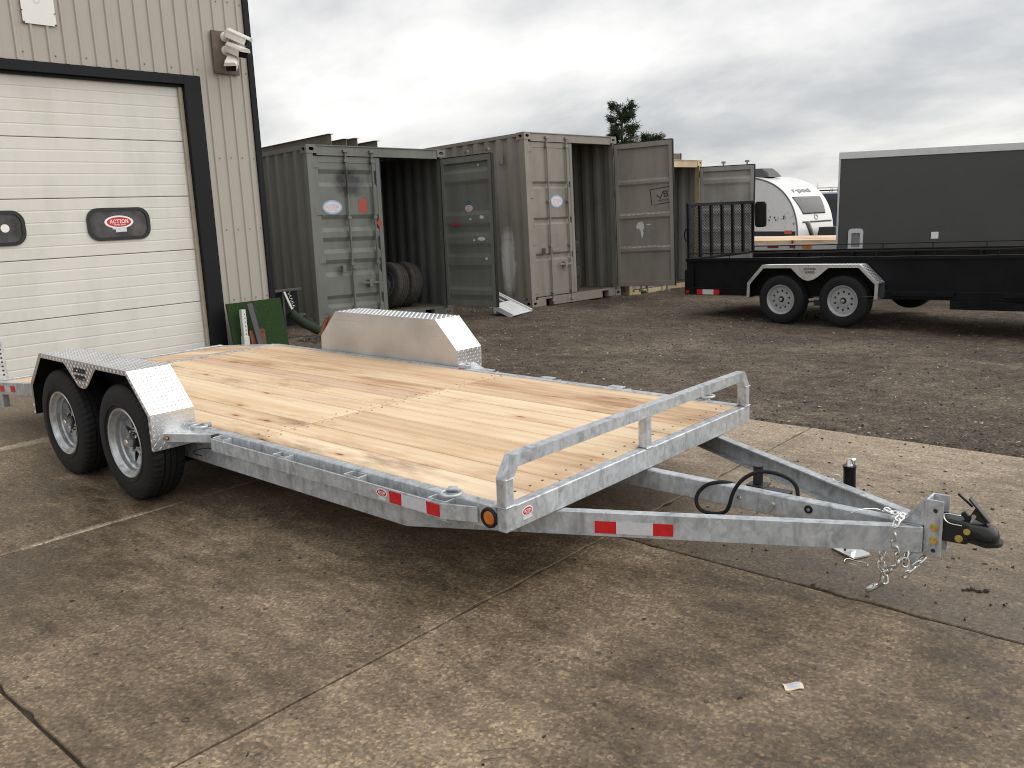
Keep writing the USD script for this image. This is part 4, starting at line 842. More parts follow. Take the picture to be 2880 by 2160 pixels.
# mulch-like heap of leaves by the alley
hp = []
for i in range(260):
    c = np.array([rng.uniform(-7.3, -6.6), rng.uniform(4.05, 4.9), 0.0]); h = 0.10 * math.exp(-((c[0] + 7.0) ** 2 / 0.06 + (c[1] - 4.45) ** 2 / 0.12))
    s_ = rng.uniform(0.01, 0.028); m = trimesh.creation.icosphere(0, s_); m.apply_scale([1, rng.uniform(0.4, 1), 0.6]); m.apply_transform(mat4(c + [0, 0, rng.uniform(0, h) - 0.02], R.random(random_state=i).as_matrix())); hp.append(m)
tag(obj(None, "dirt_heap", cat(hp), plain("dark_dirt", (0.06, 0.05, 0.042), 0.95, 0, 0.4, 30)), "low dark heap of dirt clods before the alley", "dirt", kind="stuff")

# ================================================================== SHIPPING CONTAINERS
def wear_paint(name, col, rust=0.19, dark=0.75, mark=None):
    """mark: (centre, radii, colour, strength): a sprayed blotch of paint of its own"""
    c = np.array(col); mk = mark or ((0, 0, -90), (1, 1, 1), (0, 0, 0), 0.0)
    mc, mr_ = np.array(mk[0], float), np.array(mk[1], float)
    return M(name, {"mm": ("mapping", {"location": tuple(-mc / mr_), "scale": tuple(1 / mr_)}), "ln": ("vector_math", {"math_type": "length"}), "inv": ("map_range", {"from_min": 1.0, "from_max": 0.0, "to_min": 0.0, "to_max": 1.0, "clamp": True}),
        "mn": ("noise_texture", {"scale": 9.0, "detail": 5.0, "roughness": 0.7}), "mmul": ("math", {"math_type": "multiply"}), "mrg": ("map_range", {"from_min": 0.08, "from_max": 0.26, "to_min": 0.0, "to_max": mk[3], "clamp": True}), "x3": ("mix", {"color2": mk[2]}),"tc": ("texture_coordinate", {}), "g": ("geometry", {}), "n": ("noise_texture", {"scale": 0.9, "detail": 6.0, "roughness": 0.65}), "m": ("mapping", {"scale": (5, 5, 0.6)}), "n2": ("noise_texture", {"scale": 1.0, "detail": 4.0, "roughness": 0.6}),
        "n3": ("noise_texture", {"scale": 9.0, "detail": 5.0, "roughness": 0.7}),
        "r": ("rgb_ramp", {"ramp": [(0.3, tuple(c * dark)), (0.5, tuple(c)), (0.7, tuple(c * 1.12))]}), "r2": ("rgb_ramp", {"ramp": [(0.3, (0.82, 0.81, 0.79)), (0.6, (1, 1, 1))]}),
        "x": ("mix", {"mix_type": "multiply", "fac": 1.0}), "ru": ("rgb_ramp", {"ramp": [(0.70, (0, 0, 0)), (0.76, (rust * 5,) * 3)]}), "bw": ("rgb_to_bw", {}), "x2": ("mix", {"color2": (0.12, 0.06, 0.035)}),
        "p": ("principled_bsdf", {"roughness": 0.58, "specular_ior_level": 0.35})},
        [("g.position", "n.vector"), ("g.position", "m.vector"), ("m.vector", "n2.vector"), ("g.position", "n3.vector"), ("n.fac", "r.fac"), ("n2.fac", "r2.fac"), ("r.color", "x.color1"), ("r2.color", "x.color2"), ("n3.fac", "ru.fac"), ("ru.color", "bw.color"), ("bw.val", "x2.fac"), ("x.color", "x2.color1"), ("x2.color", "x3.color1"), ("x3.color", "p.base_color"),
         ("g.position", "mm.vector"), ("mm.vector", "ln.vector1"), ("ln.value", "inv.value"), ("g.position", "mn.vector"), ("inv.result", "mmul.value1"), ("mn.fac", "mmul.value2"), ("mmul.value", "mrg.value"), ("mrg.result", "x3.fac")])
C1P = wear_paint("container_grey_green", (0.168, 0.174, 0.160), mark=((-7.97, 5.70, 2.03), (0.33, 0.36, 0.30), (0.03, 0.03, 0.03), 0.85)); C2P = wear_paint("container_taupe", (0.255, 0.235, 0.202), mark=((-7.76, 8.83, 0.66), (0.26, 0.5, 0.75), (0.62, 0.62, 0.60), 0.9)); C3P = wear_paint("container_cream", (0.58, 0.46, 0.28)); C3G = wear_paint("container_light_grey", (0.36, 0.35, 0.335))
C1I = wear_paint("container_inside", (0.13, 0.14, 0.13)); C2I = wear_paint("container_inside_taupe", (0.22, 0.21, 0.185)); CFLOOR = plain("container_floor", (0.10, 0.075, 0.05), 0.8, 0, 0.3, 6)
SCUFF = plain("scuffed_white_paint", (0.62, 0.62, 0.60), 0.6, 0, 0.08, 20)
def corr(L, d=0.036, p=0.278):
    pts = []; n = int(L / p); p = L / n
    for i in range(n):
        o_ = i * p; pts += [(o_, 0), (o_ + p * 0.26, 0), (o_ + p * 0.5, -d), (o_ + p * 0.76, -d)]
    pts.append((L, 0)); return pts
def casting():
    b = m3.Manifold.cube([0.178, 0.162, 0.118], True)
    cs = m3.CrossSection.circle(0.022, 16); slot = m3.CrossSection.batch_hull([cs.translate([0, -0.018]), cs.translate([0, 0.018])])
    s1 = m3.Manifold.extrude(slot, 0.3).translate([0, 0, -0.15])
    b = b - s1.rotate([0, 90, 0]).rotate([90, 0, 0]).rotate([-90, 0, 0]) - s1.rotate([90, 0, 0]).rotate([0, 90, 0])
    cav = m3.Manifold.cube([0.15, 0.134, 0.09], True)
    return tm(b - cav)
CAST = casting()
def container(label, pos, ang, h, paint, inside, door_paint, recess, bars, a_open, L=6.06, w=2.438, door_h=None, trim=None, dl=None):
    Rm = R.from_euler("ZYX", np.radians(ang)).as_matrix()
    t = thing("shipping_container", label, "shipping container", mat4(pos, Rm))
    trim = trim or paint
    zt, zf = h - 0.155, 0.16
    for (x, y, z) in [(x, y, z) for x in (-0.089, -L + 0.089) for y in (0.081, w - 0.081) for z in (0.059, h - 0.059)]:
        obj(t, "corner_casting", tf(CAST, mat4((x, y, z))), trim)
    for y0_ in (0.004, w - 0.102):
        obj(t, "corner_post", bx(-0.11, -0.006, y0_, y0_ + 0.098, 0.119, h - 0.119, 0.003), trim)
        obj(t, "rear_post", bx(-L + 0.006, -L + 0.11, y0_, y0_ + 0.098, 0.119, h - 0.119, 0.003), paint)
    obj(t, "door_header", cat([bx(-0.10, -0.008, 0.163, w - 0.163, zt + 0.01, h - 0.006, 0.003), bx(-0.12, 0.006, 0.163, w - 0.163, h - 0.016, h - 0.002, 0.001)]), trim)
    obj(t, "door_sill", cat([bx(-0.12, -0.006, 0.163, 0.36, 0.002, 0.15, 0.003), bx(-0.12, -0.006, 0.54, w - 0.54, 0.002, 0.15, 0.003), bx(-0.12, -0.006, w - 0.36, w - 0.163, 0.002, 0.15, 0.003), bx(-0.12, -0.008, 0.36, 0.54, 0.118, 0.15, 0.002), bx(-0.12, -0.008, w - 0.54, w - 0.36, 0.118, 0.15, 0.002)]), trim)
    for y0_ in (0.0, w - 0.06):
        obj(t, "top_rail", bx(-L + 0.18, -0.18, y0_ + 0.003, y0_ + 0.057, h - 0.064, h - 0.006, 0.002), paint)
        obj(t, "bottom_rail", bx(-L + 0.18, -0.18, y0_ + 0.003, y0_ + 0.057, 0.004, 0.155, 0.002), paint)
    P = corr(L - 0.22)
    for s in (0, 1):
        poly = Polygon([(a, b - 0.006) for a, b in P] + [(a, b - 0.009) for a, b in P[::-1]])
        g = ext(poly, h - 0.219, mat4((-L + 0.11, 0, 0.155)))
        g.vertices[:, 1] *= -1; g.faces = g.faces[:, ::-1]
        if s: g.vertices[:, 1] = w - g.vertices[:, 1]; g.faces = g.faces[:, ::-1]
        obj(t, "side_wall", g, paint)
        q = g.copy(); q.vertices[:, 1] += (0.0045 if not s else -0.0045)
        obj(t, "inner_lining", q, inside)
    obj(t, "end_wall", bx(-L + 0.02, -L + 0.06, 0.1, w - 0.1, 0.15, h - 0.06, 0.002), inside)
    Pr = corr(L - 0.3, 0.02, 0.21)
    rp = Polygon([(a, b) for a, b in Pr] + [(a, b - 0.004) for a, b in Pr[::-1]])
    roof = trimesh.creation.extrude_polygon(rp, w - 0.12, engine="earcut")
    obj(t, "roof", tf(roof, np.array([[1, 0, 0, -L + 0.15], [0, 0, -1, w - 0.06], [0, 1, 0, h - 0.004], [0, 0, 0, 1.0]])), paint)
    obj(t, "floor", bx(-L + 0.06, -0.125, 0.06, w - 0.06, 0.13, 0.165, 0.002), CFLOOR)
    # doors -------------
    dw, z0, z1 = (w - 0.215) / 2 - 0.006, 0.165, zt + 0.004
    H = z1 - z0
    def leaf(parent, outside):
        # local: hinge edge at y=0, leaf towards +y; outer face x=0, thickness -0.05
        st = 0.07
        obj(parent, "door_frame", cat([bx(-0.05, 0, 0, st, z0, z1, 0.003), bx(-0.05, 0, dw - st, dw, z0, z1, 0.003), bx(-0.05, 0, st, dw - st, z1 - 0.09, z1, 0.003), bx(-0.05, 0, st, dw - st, z0, z0 + 0.09, 0.003)]), door_paint)
        pr = [(-0.006, z0 + 0.09)]
        for a, b in sorted([(z1 - q1 * H, z1 - q0 * H) for q0, q1 in recess]):
            e = min(0.06, (b - a) * 0.30); pr += [(-0.006, a), (-0.040, a + e), (-0.040, b - e), (-0.006, b)]
        pr += [(-0.006, z1 - 0.09)]
        poly = Polygon(pr + [(x - 0.005, z) for x, z in pr[::-1]])
        g = trimesh.creation.extrude_polygon(poly, dw - 2 * st, engine="earcut")
        obj(parent, "door_panel", tf(g, np.array([[1, 0, 0, 0], [0, 0, -1, dw - st], [0, 1, 0, 0], [0, 0, 0, 1.0]])), door_paint)
        obj(parent, "door_gasket", cat([bx(-0.056, -0.050, 0.0, 0.012, z0, z1, 0.001), bx(-0.054, 0.002, dw, dw + 0.012, z0, z1, 0.001), bx(-0.054, 0.002, 0.0, dw, z1, z1 + 0.012, 0.001)]), RUBBER)
        for z in (z0 + 0.10, z0 + H * 0.36, z0 + H * 0.66, z1 - 0.12): obj(parent, "hinge", cat([bx(-0.006, 0.010, -0.035, 0.085, z - 0.045, z + 0.045, 0.002), cyl((0.012, -0.022, z - 0.06), (0.012, -0.022, z + 0.06), 0.013, 10)]), door_paint)
        for fb in bars:
            y = fb * dw
            obj(parent, "locking_bar", cat([cyl((0.030, y, z0 - 0.10), (0.030, y, z1 + 0.085), 0.0165, 12)] + [bx(0.0, 0.052, y - 0.03, y + 0.03, z - 0.022, z + 0.022, 0.003) for z in (z0 + 0.06, z0 + H * 0.33, z0 + H * 0.62, z1 - 0.06)] + [bx(0.01, 0.055, y - 0.04, y + 0.04, z - 0.02, z + 0.02, 0.003) for z in (z0 - 0.09, z1 + 0.075)]), door_paint)
        for k, fb in enumerate(bars):
            y = fb * dw; z = z0 + H * (0.20 if k else 0.30)
            obj(parent, "door_handle", cat([beam((0.055, y, z), (0.055, y - 0.32 * (1 if k else -0.5), z + 0.01), 0.012, 0.03, 0.002, up=(0, 0, 1)), bx(0.0, 0.07, y - 0.16 - 0.03, y - 0.16 + 0.03, z - 0.05, z + 0.05, 0.004)]), door_paint)
    lf = node(t, "closed_door", mat4((-0.028, 0.108, 0)))
    leaf(lf, True)
    a = math.radians(a_open)
    # open leaf: mirrored in y, then turned about the right-hand hinge
    mo = mat4((0.02, w - 0.085, 0), R.from_euler("z", a).as_matrix()) @ np.diag([1, -1, 1, 1])
    op = node(t, "open_door", mat4((0.02, w - 0.085, 0), R.from_euler("z", a).as_matrix()))
    global _mir; _mir = True
    op_obj(op, leaf)
    return t, lf, op, dw, z0, z1
def op_obj(op, leaf):
    """builds the leaf mirrored in local y"""
    g_obj = globals()["obj"]
    def mobj(parent, name, mesh, material, smooth=False, label=None, kind=None):
        m = mesh.copy(); m.vertices[:, 1] *= -1; m.faces = m.faces[:, ::-1]
        return g_obj(parent, name, m, material, smooth, label, kind)
    globals()["obj"] = mobj
    try: leaf(op, False)
    finally: globals()["obj"] = g_obj
def blotch(seed, w, h, n=14, rough=0.45):
    r = random.Random(seed); pts = []
    for i in range(n * 3):
        a = 2 * PI * i / (n * 3); k = 1 - rough * meshkit.noise(np.array([math.cos(a) * 2.2 + seed, math.sin(a) * 2.2, seed * 1.7])); pts.append((w / 2 * math.cos(a) * k, h / 2 * math.sin(a) * k))
    return Polygon(pts).buffer(0)
def flat(parent, name, polys, mt, o, x, y, t=0.0008, label=None):
    from shapely import union_all
    return obj(parent, name, ext(union_all(polys), t, frame(o, x, y)), mt, label=label)
# container 1
rec1 = [(0.08, 0.185), (0.36, 0.465), (0.50, 0.60), (0.64, 0.745), (0.865, 0.945)]
c1, c1l, c1o, dw, z0, z1 = container("grey green shipping container nearest the building, two tyres inside", (-8.027, 4.994, -0.04), (-6.56, -1.1, -1.02), 2.591, C1P, C1I, C1P, rec1, (0.46, 0.86), 95)
decal(c1l, (-0.004, 0.262, 1.73), (0, 1, 0), (0, 0, 1), 0.32, 0.20, (FADEB, FADEW, FADER), label="faded oval sticker on the closed door", words=("ACTION", "TRAILERS"))
flat(c1l, "red_patch", [sbox(-0.07, -0.095, 0.07, 0.095)], plain("dull_red_paint", (0.36, 0.06, 0.045), 0.6, 0, 0.1, 20), (-0.004, 0.77, 1.745), (0, 1, 0), (0, 0, 1))
flat(c1l, "diamond_placard", [Polygon([(0, 0.075), (0.05, 0), (0, -0.075), (-0.05, 0)])], "/World/Looks/dull_red_paint", (0.002, 1.04, 1.49), (0, 1, 0), (0, 0, 1))
# scuffs on the inner side of the open door: local y runs from 0 (hinge) to -dw, inner face x = -0.05
def on_open(op, name, polys, mt, s, z, x=-0.0485, label=None): return flat(op, name, polys, mt, (x, -s, z), (0, -1, 0), (0, 0, 1), label=label)
for k, (s, z, w_, h_) in enumerate([(0.86, 1.52, 0.12, 0.07), (0.62, 1.50, 0.06, 0.035), (0.84, 1.20, 0.20, 0.075), (0.68, 1.18, 0.06, 0.04), (0.93, 0.90, 0.07, 0.05), (0.30, 2.13, 0.05, 0.035), (0.38, 2.12, 0.03, 0.03), (0.80, 2.3, 0.05, 0.03), (0.15, 0.42, 0.07, 0.05)]):
    on_open(c1o, "paint_scuff", [blotch(k + 3, w_, h_)], SCUFF, s, z, (-0.0465 if k < 5 else -0.0125) if 0.1 < s < 1.0 else -0.0505)
decal(c1o, (-0.0125, -0.56, 1.665), (0, -1, 0), (0, 0, 1), 0.17, 0.10, (FADEW, FADER, FADEW), label="small faded sticker inside the open door")
on_open(c1o, "blue_sticker", [blotch(2, 0.11, 0.06)], plain("blue_sticker", (0.03, 0.16, 0.26), 0.5), 0.56, 1.755, -0.0125)
on_open(c1o, "red_label", [sbox(-0.06, -0.018, 0.06, 0.018)], DECALR, 0.28, 1.43, -0.0465)
flat(c1, "torn_label", [blotch(33, 0.09, 0.28, rough=0.3)], FADEW, (-0.0055, 2.39, 1.66), (0, 1, 0), (0, 0, 1))
# a pair of tyres inside
def loose_tyre(name, label, c, axis, r=0.345, w=0.21, rim=True, mt=RUBBER_OLD, group=None, parent_m=None):
    t = thing(name, label, "tyre", parent_m, group)
    axis = np.array(axis, float); axis /= np.linalg.norm(axis)
    x = np.cross(axis, (0, 0, 1)); x = x if np.linalg.norm(x) > 0.1 else np.array([1.0, 0, 0])
    fr = frame(c, x, np.cross(-axis, x)); fr[:3, 3] = np.array(c) + axis * w / 2
    if np.dot(fr[:3, 2], axis) > 0: fr = fr @ np.diag([1, -1, -1, 1])
    obj(t, "tread", tf(wheel_meshes(r, w, r * 0.565, 84), fr), mt, 35)
    if rim:
        k = r * 0.565 / 0.195
        obj(t, "rim", tf(rim_white(), fr @ np.diag([k, k, 1, 1])), plain(f"{name}_rim_grey", (0.20, 0.205, 0.21), 0.55, 0.3, 0.2), 35)
    return t
m1 = mat4((-8.027, 4.994, -0.04), R.from_euler("ZYX", np.radians((-6.56, -1.1, -1.02))).as_matrix())
loose_tyre("spare_tyre", "left of two brown treaded tyres inside the grey green container, grey rim showing", (-0.42, 1.53, 0.165 + 0.36), (0.12, -0.97, 0.16), 0.36, 0.23, True, group="tyres in the grey green container", parent_m=m1)
loose_tyre("spare_tyre", "right of two brown treaded tyres, leaning behind the one with the grey rim", (-0.50, 1.86, 0.165 + 0.355), (0.05, -0.97, 0.18), 0.355, 0.22, False, group="tyres in the grey green container", parent_m=m1)
# steel beams lying on its roof
BEAMC = plain("roof_beam_steel", (0.20, 0.18, 0.155), 0.7, 0.1, 0.25, 4)
for k, (y, xe, x2, hh_, lab) in enumerate([(0.62, -0.35, -5.0, 0.11, "longest tan steel beam along the left roof edge of the grey green container"), (1.00, -0.55, -3.6, 0.09, "short dark ended beam second on the container roof"), (1.17, -0.52, -3.4, 0.10, "pale beam third on the container roof"), (1.58, -0.6, -3.2, 0.09, "brown beam rightmost on the grey green container roof")]):
    t = thing("steel_beam", lab, "steel beam", m1, "beams on the container roof")
    z = 2.600
    hh_ = hh_ * 1.75
    obj(t, "beam_web", bx(x2, xe, y - 0.004, y + 0.004, z + 0.008, z + hh_ - 0.008, 0.001), BEAMC); obj(t, "top_flange", bx(x2, xe, y - 0.045, y + 0.045, z + hh_ - 0.008, z + hh_, 0.001), BEAMC if k != 2 else SCUFF); obj(t, "bottom_flange", bx(x2, xe, y - 0.045, y + 0.045, z, z + 0.008, 0.001), BEAMC)
# container 2 (tall)
rec2 = [(0.25, 0.295), (0.483, 0.53), (0.715, 0.765)]
c2, c2l, c2o, dw2, z02, z12 = container("tall taupe shipping container in the middle with a stencilled open door", (-7.208, 8.778, -0.103), (-3.66, -1.76, -0.37), 2.896, C2P, C2I, C2P, rec2, (0.39, 0.84), 107)
decal(c2l, (-0.004, 0.66, 1.765), (0, 1, 0), (0, 0, 1), 0.32, 0.21, (FADEB, FADEW, FADER), label="faded oval sticker on the closed door")
STEN = plain("stencil_black", (0.035, 0.033, 0.03), 0.7, 0, 0.3, 40)
box_ = sbox(-0.215, -0.145, 0.215, 0.145).difference(sbox(-0.199, -0.130, 0.199, 0.130)).difference(sbox(-0.20, -0.14, -0.10, -0.11))
sf = frame((-0.0125, -0.885, 1.78), (0, -1, 0), (0, 0, 1)) @ mat4((0, 0, 0), R.from_euler("z", 0.10).as_matrix())
obj(c2o, "stencil_box", ext(box_, 0.0008, sf), STEN)
chk = Polygon([(-0.105, 0.012), (-0.09, 0.028), (-0.035, -0.03), (0.018, 0.075), (0.035, 0.070), (-0.03, -0.058)])
obj(c2o, "stencil_lettering", cat([ext(chk, 0.0008, sf), tf(text_fit("B", 0.085, 0.115, 0.0008), sf @ mat4((0.075, 0.025, 0))), tf(text_fit("VURTCOS", 0.20, 0.036, 0.0008), sf @ mat4((0.015, -0.082, 0)))]), STEN, label="stencilled tick, letter B and a small word")
on_open(c2o, "paint_scuff", [blotch(41, 0.22, 0.22, rough=0.7), affinity.translate(blotch(43, 0.07, 0.18, rough=0.4), 0.03, -0.13), affinity.translate(blotch(44, 0.12, 0.03), 0.16, 0.02)], SCUFF, 0.46, 1.26, -0.0125)
for z in (1.475, 0.885):
    on_open(c2o, "paint_scuff", [affinity.translate(blotch(int(z * 50) + i, 0.06 + 0.10 * rng.random(), 0.018, rough=0.6), -0.42 + 0.095 * i, rng.uniform(-0.008, 0.008)) for i in range(10)], SCUFF, 0.58, z, -0.0468)
obj(c2, "lashing_plate", bx(-0.62, -0.52, -0.004, 0.0055, 2.42, 2.62, 0.002), C2P)
m2 = mat4((-7.208, 8.778, -0.103), R.from_euler("ZYX", np.radians((-3.66, -1.76, -0.37))).as_matrix())
for k in range(4):
    loose_tyre("stacked_tyre", ["bottom tyre of the stack inside the taupe container", "second tyre from the bottom of the stack in the taupe container", "third tyre from the bottom of the stack in the taupe container", "top tyre of the stack inside the taupe container"][k], (-0.50 + 0.02 * (k % 2), 1.30 + 0.02 * (k % 2), 0.17 + 0.115 + 0.225 * k), (0, 0, 1), 0.34, 0.215, False, RUBBER_OLD, "tyres stacked in the taupe container", m2)
# timbers under container 2
for k, (y, lab) in enumerate(((0.12, "dark timber block under the left front corner of the taupe container"), (2.2, "dark timber block under the right front corner of the taupe container"))):
    tag(obj(None, "timber_block", tf(bx(-0.34, 0.03, y - 0.1, y + 0.22, -0.10, -0.006, 0.006), m2), BOARD), lab, "timber")
# container 3
rec3 = [(0.09, 0.165), (0.36, 0.43), (0.52, 0.59), (0.67, 0.74), (0.84, 0.91)]
c3, c3l, c3o, dw3, z03, z13 = container("cream framed grey shipping container farthest right, mostly hidden", (-6.95, 11.35, -0.215), (-4.0, 0, 0), 2.591, C3G, C3G, C3G, rec3, (0.42, 0.85), 104, trim=C3P)
m3_ = mat4((-6.95, 11.35, -0.215), R.from_euler("ZYX", np.radians((-4.0, 0, 0))).as_matrix())
t = thing("timber_beam", "dark weathered timber lying on the roof of the cream framed container", "timber", m3_)
obj(t, "beam", bx(-0.75, -0.30, 1.0, 2.12, 2.592, 2.735, 0.01), BOARD); obj(t, "end_plate", bx(-0.76, -0.29, 2.121, 2.135, 2.600, 2.74, 0.002), BLACKTRIM)
t = thing("warning_board", "small red and white board standing on the cream framed container", "sign", m3_)
obj(t, "board", bx(-1.21, -1.19, 1.15, 1.78, 2.60, 2.93, 0.002), SCUFF); obj(t, "red_stripe", bx(-1.189, -1.187, 1.16, 1.77, 2.83, 2.91, 0.0), DECALR); obj(t, "wire", tube([(-1.2, 1.62, 2.93), (-1.2, 1.58, 2.98), (-1.2, 1.66, 3.01)], 0.006, 5), STEELD)
# white ramp against the taupe container
WALU = plain("white_aluminium", (0.66, 0.67, 0.68), 0.4, 0.2, 0.06, 8)
t = thing("loading_ramp", "white aluminium ramp lying at the left foot of the taupe container", "ramp")
rf = frame((-6.62, 7.60, -0.065), (-0.22, 1.0, 0.0), (-1.0, -0.05, 0.42))
obj(t, "ramp_plate", tf(cat([bx(0, 0.62, 0, 0.42, -0.012, 0.0, 0.002)] + [bx(0.0, 0.62, y, y + 0.012, 0.0, 0.008, 0.001) for y in (0.06, 0.14, 0.22, 0.30, 0.38)]), rf), WALU)
for x in (0.0, 0.2, 0.40, 0.59): obj(t, "ramp_rung", tf(bx(x, x + 0.03, 0.42, 0.75, -0.012, 0.01, 0.002), rf), WALU)
for x in (-0.03, 0.62): obj(t, "side_rail", tf(bx(x, x + 0.03, 0.0, 0.82, -0.045, 0.03, 0.002), rf), WALU)
obj(t, "top_bar", tf(bx(-0.03, 0.65, 0.751, 0.82, -0.02, 0.028, 0.002), rf), WALU)

# ================================================================== BLACK UTILITY TRAILER
hd = math.radians(-3.94); pitch = math.radians(1.45)
bm = mat4((-2.934, 9.049, -0.15)) @ mat4((0, 0, 0), R.from_euler("z", hd).as_matrix())
bmp = bm @ mat4((0, 0, 0.34), R.from_euler("y", -pitch).as_matrix()) @ mat4((0, 0, -0.34))
bt = thing("utility_trailer", "black high sided utility trailer with silver fenders parked on the gravel", "trailer", bmp)
bx_ = lambda n, *a: obj(bt, n, bx(*a), BLACKP)
YS, YF = 0.235, 2.22; XR, XF = -1.68, 6.4
for y0_, y1_ in ((YS, YS + 0.004), (YF - 0.004, YF)):
    bx_("side_panel", XR + 0.004, XF, y0_, y1_, 0.46, 0.86, 0.0)
bx_("front_panel", XF - 0.004, XF, YS + 0.004, YF - 0.004, 0.46, 0.86, 0.0)
for y in (YS, YF):
    s_ = -1 if y == YS else 1
    obj(bt, "bottom_rail", cat([bx(XR, XF, y - 0.02, y + 0.03, 0.355, 0.459, 0.003), bx(XR, XF, y - 0.022, y - 0.02, 0.445, 0.459, 0.0)]), BLACKP)
    obj(bt, "top_rail", bx(XR, XF, y - 0.03, y + 0.03, 0.861, 0.905, 0.003), BLACKP)
    obj(bt, "tie_rail", cat([cyl((XR, y, 0.975), (XF, y, 0.975), 0.008, 8)]), BLACKP)
    for x in np.arange(XR + 0.02, XF, 0.72): obj(bt, "rail_stud", cyl((x, y, 0.905), (x, y, 0.975), 0.007, 6), BLACKP)
    for x in np.arange(-0.9, XF, 0.92): obj(bt, "side_stake", bx(x, x + 0.045, y + (0.006 if s_ < 0 else -0.055), y + (0.05 if s_ < 0 else -0.006), 0.46, 0.858, 0.002), BLACKP)
for x in (1.45, 2.75): obj(bt, "side_bracket", bx(x, x + 0.75, YS - 0.06, YS - 0.021, 0.40, 0.45, 0.003), BLACKP)
obj(bt, "step_box", bx(2.15, 4.6, YS - 0.03, YS + 0.1, 0.245, 0.352, 0.004), BLACKP)
obj(bt, "rear_post", cat([hull([(XR - 0.02, YS - 0.03, 0.355), (XR + 0.14, YS - 0.03, 0.355), (XR - 0.02, YS - 0.03, 0.72), (XR + 0.14, YS - 0.03, 0.80), (XR + 0.14, YS - 0.021, 0.355), (XR - 0.02, YS - 0.021, 0.355), (XR - 0.02, YS - 0.021, 0.72), (XR + 0.14, YS - 0.021, 0.80)])]), BLACKP)
obj(bt, "floor", bx(XR + 0.01, XF - 0.01, YS + 0.035, YF - 0.035, 0.43, 0.465, 0.0), WOODS[1])
obj(bt, "rear_crossmember", bx(XR, XR + 0.05, YS + 0.031, YF - 0.031, 0.355, 0.428, 0.002), BLACKP)
obj(bt, "tail_lamp", cyl((XR + 0.03, YS - 0.031, 0.40), (XR + 0.03, YS - 0.040, 0.40), 0.028, 20), plain("red_lens", (0.35, 0.012, 0.012), 0.25))
tape(bt, (XR + 0.19, YS - 0.0235, 0.402), (1, 0, 0), (0, 0, 1), [(0.10, RED), (0.19, SILVERT), (0.10, RED)], 0.075)
BFX = [(-0.515, 0.36), (-0.505, 0.565), (-0.27, 0.815), (1.115, 0.815), (1.355, 0.575), (1.345, 0.37)]
BSK = [(0.13, 0.79), (0.17, 0.765), (0.27, 0.665), (0.34, 0.618), (0.41, 0.600), (0.48, 0.618), (0.55, 0.66), (0.68, 0.765), (0.73, 0.79)]
fender(bt, -0.005, 0.212, BFX, BSK, lipz=0.042)
wheel(bt, 0.0, 0.0, 0.338, kind="white", r=0.338, rot=0.2); wheel(bt, 0.885, 0.0, 0.338, kind="white", r=0.338, rot=0.9)
wheel(bt, 0.0, 2.45, 0.338, 1, kind="white", r=0.338); wheel(bt, 0.885, 2.45, 0.338, 1, kind="white", r=0.338)
for x in (0.0, 0.885): obj(bt, "axle", cyl((x, 0.2, 0.30), (x, 2.3, 0.30), 0.035, 12), BLACKS, 40)
obj(bt, "equalizer", cat([bx(0.38, 0.50, 0.22, 0.26, 0.24, 0.32, 0.003), beam((0.05, 0.24, 0.26), (0.40, 0.24, 0.30), 0.05, 0.02, 0.002), beam((0.48, 0.24, 0.30), (0.85, 0.24, 0.26), 0.05, 0.02, 0.002)]), STEELD)
for y in (0.6, 1.85): obj(bt, "tongue_beam", beam((XF - 0.3, y, 0.38), (XF + 1.2, 1.23, 0.38), 0.05, 0.1, 0.003), BLACKP)
# mesh tailgate standing up at the rear
gate = node(bt, "tailgate", label="upright black mesh tailgate")
GX, Z0g, Z1g = XR + 0.015, 0.865, 1.735
obj(gate, "gate_frame", cat([bx(GX - 0.02, GX + 0.02, YS + 0.02, YS + 0.06, Z0g, Z1g, 0.003), bx(GX - 0.02, GX + 0.02, YF - 0.06, YF - 0.02, Z0g, Z1g, 0.003), bx(GX - 0.02, GX + 0.02, YS + 0.06, YF - 0.06, Z1g - 0.05, Z1g, 0.003), bx(GX - 0.02, GX + 0.02, YS + 0.06, YF - 0.06, Z0g, Z0g + 0.04, 0.003)]), BLACKP)
for k in range(1, 6):
    y = YS + 0.04 + (YF - YS - 0.08) * k / 6.0
    obj(gate, "gate_bar", bx(GX - 0.018, GX + 0.018, y - 0.028, y + 0.028, Z0g + 0.04, Z1g - 0.05, 0.003), BLACKP)
wires = []
ya, yb, za, zb_ = YS + 0.06, YF - 0.06, Z0g + 0.04, Z1g - 0.05
for sgn in (1, -1):
    for c in np.arange(-1.2, 3.6, 0.048):
        pts = []
        for yy in (ya, yb):
            zz = za + (yy - ya) * 0.62 * sgn + (c - (0 if sgn > 0 else -0.0)) - 0.9 * (1 if sgn > 0 else -1) * 0.5
            pts.append((yy, zz))
        (y0q, z0q), (y1q, z1q) = pts; dy = y1q - y0q; dz = z1q - z0q
        ts = [0.0, 1.0]
        lo = (za - z0q) / dz; hi = (zb_ - z0q) / dz
        t0, t1 = max(0, min(lo, hi)), min(1, max(lo, hi))
        if t1 - t0 < 0.01: continue
        A = (GX, y0q + dy * t0, z0q + dz * t0); B = (GX, y0q + dy * t1, z0q + dz * t1)
        wires.append(beam(A, B, 0.004, 0.0055, 0, up=(1, 0, 0)))
obj(gate, "mesh_wires", cat(wires), BLACKP, kind="stuff")
obj(bt, "gate_latch", cat([tube(spline([(GX, YS - 0.005, 1.36), (GX - 0.03, YS - 0.02, 1.30), (GX - 0.03, YS - 0.02, 1.22), (GX, YS - 0.005, 1.16)], 16), 0.010, 8)]), BLACKP, True)
